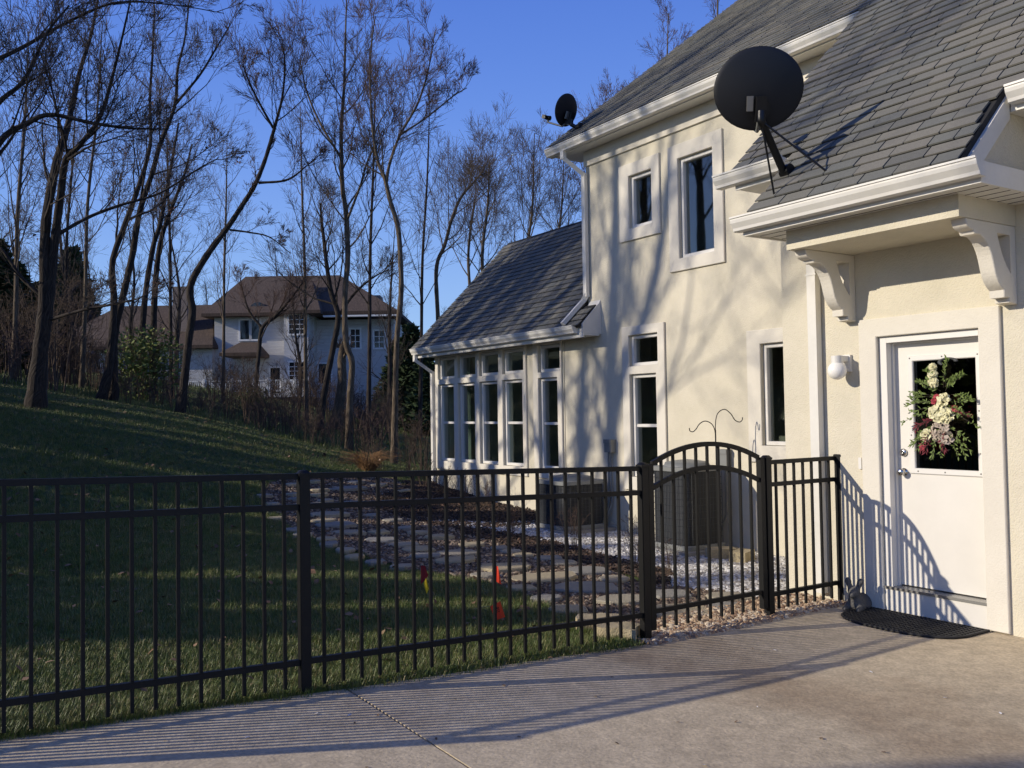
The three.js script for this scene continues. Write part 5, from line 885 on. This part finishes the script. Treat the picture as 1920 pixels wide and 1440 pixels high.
// ------------------------------------------------------------------ the neighbouring house
{
  const t = thing('white_house', 'large white clapboard house with brown hip roofs beyond the trees', 'house');
  const D = 52, K = D / F, O = at(560, 779, D); t.position.set(O.x, 0, O.z); t.rotation.y = YAW;
  const X = px => (px - 560) * K, Y = (py, px = 560) => EYE + (772.2 + (960 - px) * 0.0159 - py) * K;
  const lap = tex(256, 1.6, (u, v) => grey((v * 8) % 1 * 0.8 + .1), false);
  const sid = std({ map: tex(256, 2.4, (u, v) => lerp3(s255(212, 211, 209), s255(186, 185, 184), n1(u, v) * .6 + n4(u, v) * .4)), bumpMap: lap, bumpScale: .03, roughness: .75 });
  const rf = std({ map: tex(256, 1.8, (u, v) => { const r = Math.floor(v * 12), k = n5((u + r * .31) % 1, r / 12); return lerp3(s255(60, 49, 42), s255(98, 82, 70), k); }), roughness: 1 });
  const brick = std({ map: tex(256, .9, (u, v) => lerp3(s255(110, 96, 88), s255(160, 146, 132), n4(u, v))), roughness: 1 });
  const wht = std({ color: '#e4e4e2', roughness: .6 }), gl = new THREE.MeshPhysicalMaterial({ color: '#1e262b', roughness: .05, ior: 1.7 });
  const poly = (pts, mat, name, tris, parent = t) => { const P = []; for (const [a, b, c] of tris) P.push(...pts[a], ...pts[b], ...pts[c]); const g = new THREE.BufferGeometry(); g.setAttribute('position', new THREE.Float32BufferAttribute(P, 3)); g.computeVertexNormals(); return mesh(name, uvm(g), mat, parent); };
  const gb = -1.2;
  mesh('wall', box(X(403), X(589), gb, Y(590, 480), -9, 0), sid, t);
  mesh('wall', box(X(589) + .002, X(737), gb, Y(596, 660), -9, -.8), sid, t);
  mesh('wall', box(X(118), X(403) - .002, gb, Y(654, 260), -8, .4), sid, t);
  mesh('bay', box(X(541), X(586), Y(742), Y(589), .002, .9), sid, t);
  const hip = (x0, x1, ye, zf, zb, rx0, rx1, yr, zr, name) => poly([[x0, ye, zf], [x1, ye, zf], [rx1, yr, zr], [rx0, yr, zr], [x0, ye, zb], [x1, ye, zb], [x0, ye - .18, zf], [x1, ye - .18, zf], [x0, ye - .18, zb], [x1, ye - .18, zb]], rf, name, [[0, 1, 2], [0, 2, 3], [1, 5, 2], [0, 3, 4], [3, 2, 5], [3, 5, 4], [0, 6, 7], [0, 7, 1], [6, 8, 9], [6, 9, 7], [0, 4, 8], [0, 8, 6], [1, 7, 9], [1, 9, 5]]);
  const Yz = (py, px, z) => EYE + (772.2 + (960 - px) * 0.0159 - py) * (D - z) / F, Xz = (px, z) => (px - 960) * (D - z) / F + 400 * K;
  hip(X(386), X(752), Y(588, 480), .7, -9.6, Xz(462, -4.4), Xz(640, -4.4), Yz(517, 500, -4.4), -4.4, 'roof');
  hip(X(528), X(612), Y(586, 560), 1.4, -3.6, Xz(585, -2.4), Xz(587, -2.4), Yz(524, 590, -2.4), -2.4, 'roof');
  hip(X(92), X(410), Y(651, 240), 1.0, -8.5, Xz(222, -3.7), Xz(402, -3.7), Yz(572, 320, -3.7), -3.7, 'roof');
  hip(X(437), X(506), Y(666, 470), 2.4, -.01, X(456), X(488), Y(642, 470), .4, 'porch_roof');
  mesh('eave_trim', [box(X(389), X(528), Y(592, 480), Y(588.5, 480), .3, .69), box(X(612), X(750), Y(592, 660) - .1, Y(589, 660) - .1, .3, .69)], wht, t);
  mesh('chimney', box(X(318), X(346), Y(650, 330), Y(534, 330), -1.6, -.5), brick, t);
  mesh('chimney', box(X(668), X(702), Y(600, 680), Y(541, 680), -4, -2.8), brick, t);
  { const s = new THREE.Shape(); s.moveTo(-.62, 0); s.quadraticCurveTo(-.35, .5, 0, .52); s.quadraticCurveTo(.35, .5, .62, 0); s.closePath(); const g = new THREE.ExtrudeGeometry(s, { depth: 1.6, bevelEnabled: false }); g.translate(X(484), Y(582, 484), -1.7); mesh('eyebrow_dormer', uvm(g), gl, t); }
  function wn(x0, x1, y0, y1, z, nx, ny, parent = t) {
    const g = new THREE.Group(); g.name = 'window'; parent.add(g);
    mesh('pane', box(x0, x1, y0, y1, z + .002, z + .02), gl, g);
    mesh('frame', [box(x0 - .1, x0, y0 - .1, y1 + .1, z + .003, z + .06), box(x1, x1 + .1, y0 - .1, y1 + .1, z + .003, z + .06), box(x0, x1, y1, y1 + .1, z + .003, z + .06), box(x0, x1, y0 - .1, y0, z + .003, z + .06)], wht, g);
    const b = []; for (let i = 1; i < nx; i++) { const x = x0 + (x1 - x0) * i / nx; b.push(box(x - .018, x + .018, y0, y1, z + .022, z + .04)); } for (let j = 1; j < ny; j++) { const y = y0 + (y1 - y0) * j / ny; b.push(box(x0, x1, y - .018, y + .018, z + .0225, z + .041)); }
    if (b.length) mesh('muntins', b, wht, g);
  }
  wn(X(551), X(580), Y(628), Y(593), .9, 3, 4); wn(X(551), X(579), Y(713), Y(681), .9, 3, 4);
  wn(X(452), X(469), Y(636, 470), Y(600, 470), 0, 1, 1); wn(X(473), X(488), Y(636, 470), Y(600, 470), 0, 1, 1);
  wn(X(593), X(616), Y(718, 600), Y(681, 600), -.8, 1, 1); wn(X(700), X(714), Y(797, 700), Y(768, 700), -.8, 1, 2); wn(X(642), X(652), Y(797, 650), Y(768, 650), -.8, 1, 2);
  wn(X(508), X(526), Y(738, 510), Y(690, 510), 0, 1, 1); wn(X(320), X(336), Y(712, 330), Y(690, 330), .4, 1, 1); wn(X(655), X(672), Y(650, 660), Y(615, 660), -.8, 2, 3); wn(X(700), X(718), Y(650, 700), Y(618, 700), -.8, 2, 3);
  // deck
  const dz = 3.4;
  mesh('deck_floor', box(X(372), X(604), Y(746), Y(739), .01, dz), std({ color: '#c9c8c6' }), t);
  mesh('deck_skirt', box(X(440), X(598), gb, Y(747), .5, dz - .3), std({ map: tex(128, 1.2, (u, v) => lerp3(s255(88, 80, 72), s255(120, 110, 100), n2(u, v))), roughness: 1 }), t);
  for (const px of [374, 420, 468, 531, 580, 602]) mesh('deck_post', box(X(px) - .07, X(px) + .07, Y(739), Y(712), dz - .14, dz), wht, t);
  mesh('deck_rail', [box(X(374), X(602), Y(717.5), Y(715.5), dz - .12, dz - .03), box(X(374), X(602), Y(736), Y(734.5), dz - .1, dz - .05)], wht, t);
  { const l = []; for (let px = 376; px < 601; px += 3.4) l.push(box(X(px) - .02, X(px) + .02, Y(735), Y(717), dz - .09, dz - .05)); tag(mesh('balusters', l, wht, t), null, null, null, 'stuff'); }
  for (const px of [102, 113, 182]) mesh('porch_column', box(X(px) - .12, X(px) + .12, Y(722, 140) - .6, Y(656, 140), 1.0, 1.3), std({ color: '#cbb48c' }), t);
  mesh('porch_door', box(X(130), X(168), Y(722, 140), Y(664, 140), .401, .44), std({ color: '#7d5c42', roughness: .7 }), t);
  // bins by the porch
  const tb = thing('trash_bin', 'dark wheeled trash bin near the porch of white house', 'trash bin'), pb = at(170, 725, 47); tb.position.set(pb.x, gh(pb.x, pb.z), pb.z); tb.rotation.y = YAW;
  const bg = new THREE.CylinderGeometry(.42, .34, 1.0, 4); bg.rotateY(Math.PI / 4); bg.translate(0, .58, 0); mesh('bin', bg, std({ color: '#27313a', roughness: .5 }), tb);
  const lg = new THREE.SphereGeometry(.44, 12, 6, 0, 6.283, 0, 1.57); lg.scale(.72, .35, .75); lg.translate(0, 1.08, 0); mesh('lid', lg, std({ color: '#5a6570', roughness: .4 }), tb);
  for (const s of [-1, 1]) { const w = new THREE.CylinderGeometry(.12, .12, .06, 12); w.rotateZ(Math.PI / 2); w.translate(s * .26, .12, -.25); mesh('wheel', w, M.metalBlack, tb); }
}

const renderer = new THREE.WebGLRenderer({ antialias: true });
renderer.toneMapping = THREE.LinearToneMapping;
renderer.toneMappingExposure = EXPOSURE;
renderer.outputColorSpace = THREE.SRGBColorSpace;
renderer.shadowMap.enabled = true;
renderer.setSize(1024, 768);
let tris = 0; scene.traverse(o => { if (o.isMesh && !o.isInstancedMesh) tris += (o.geometry.index ? o.geometry.index.count : o.geometry.attributes.position.count) / 3; });
console.log('triangles', Math.round(tris));
renderer.render(scene, camera);
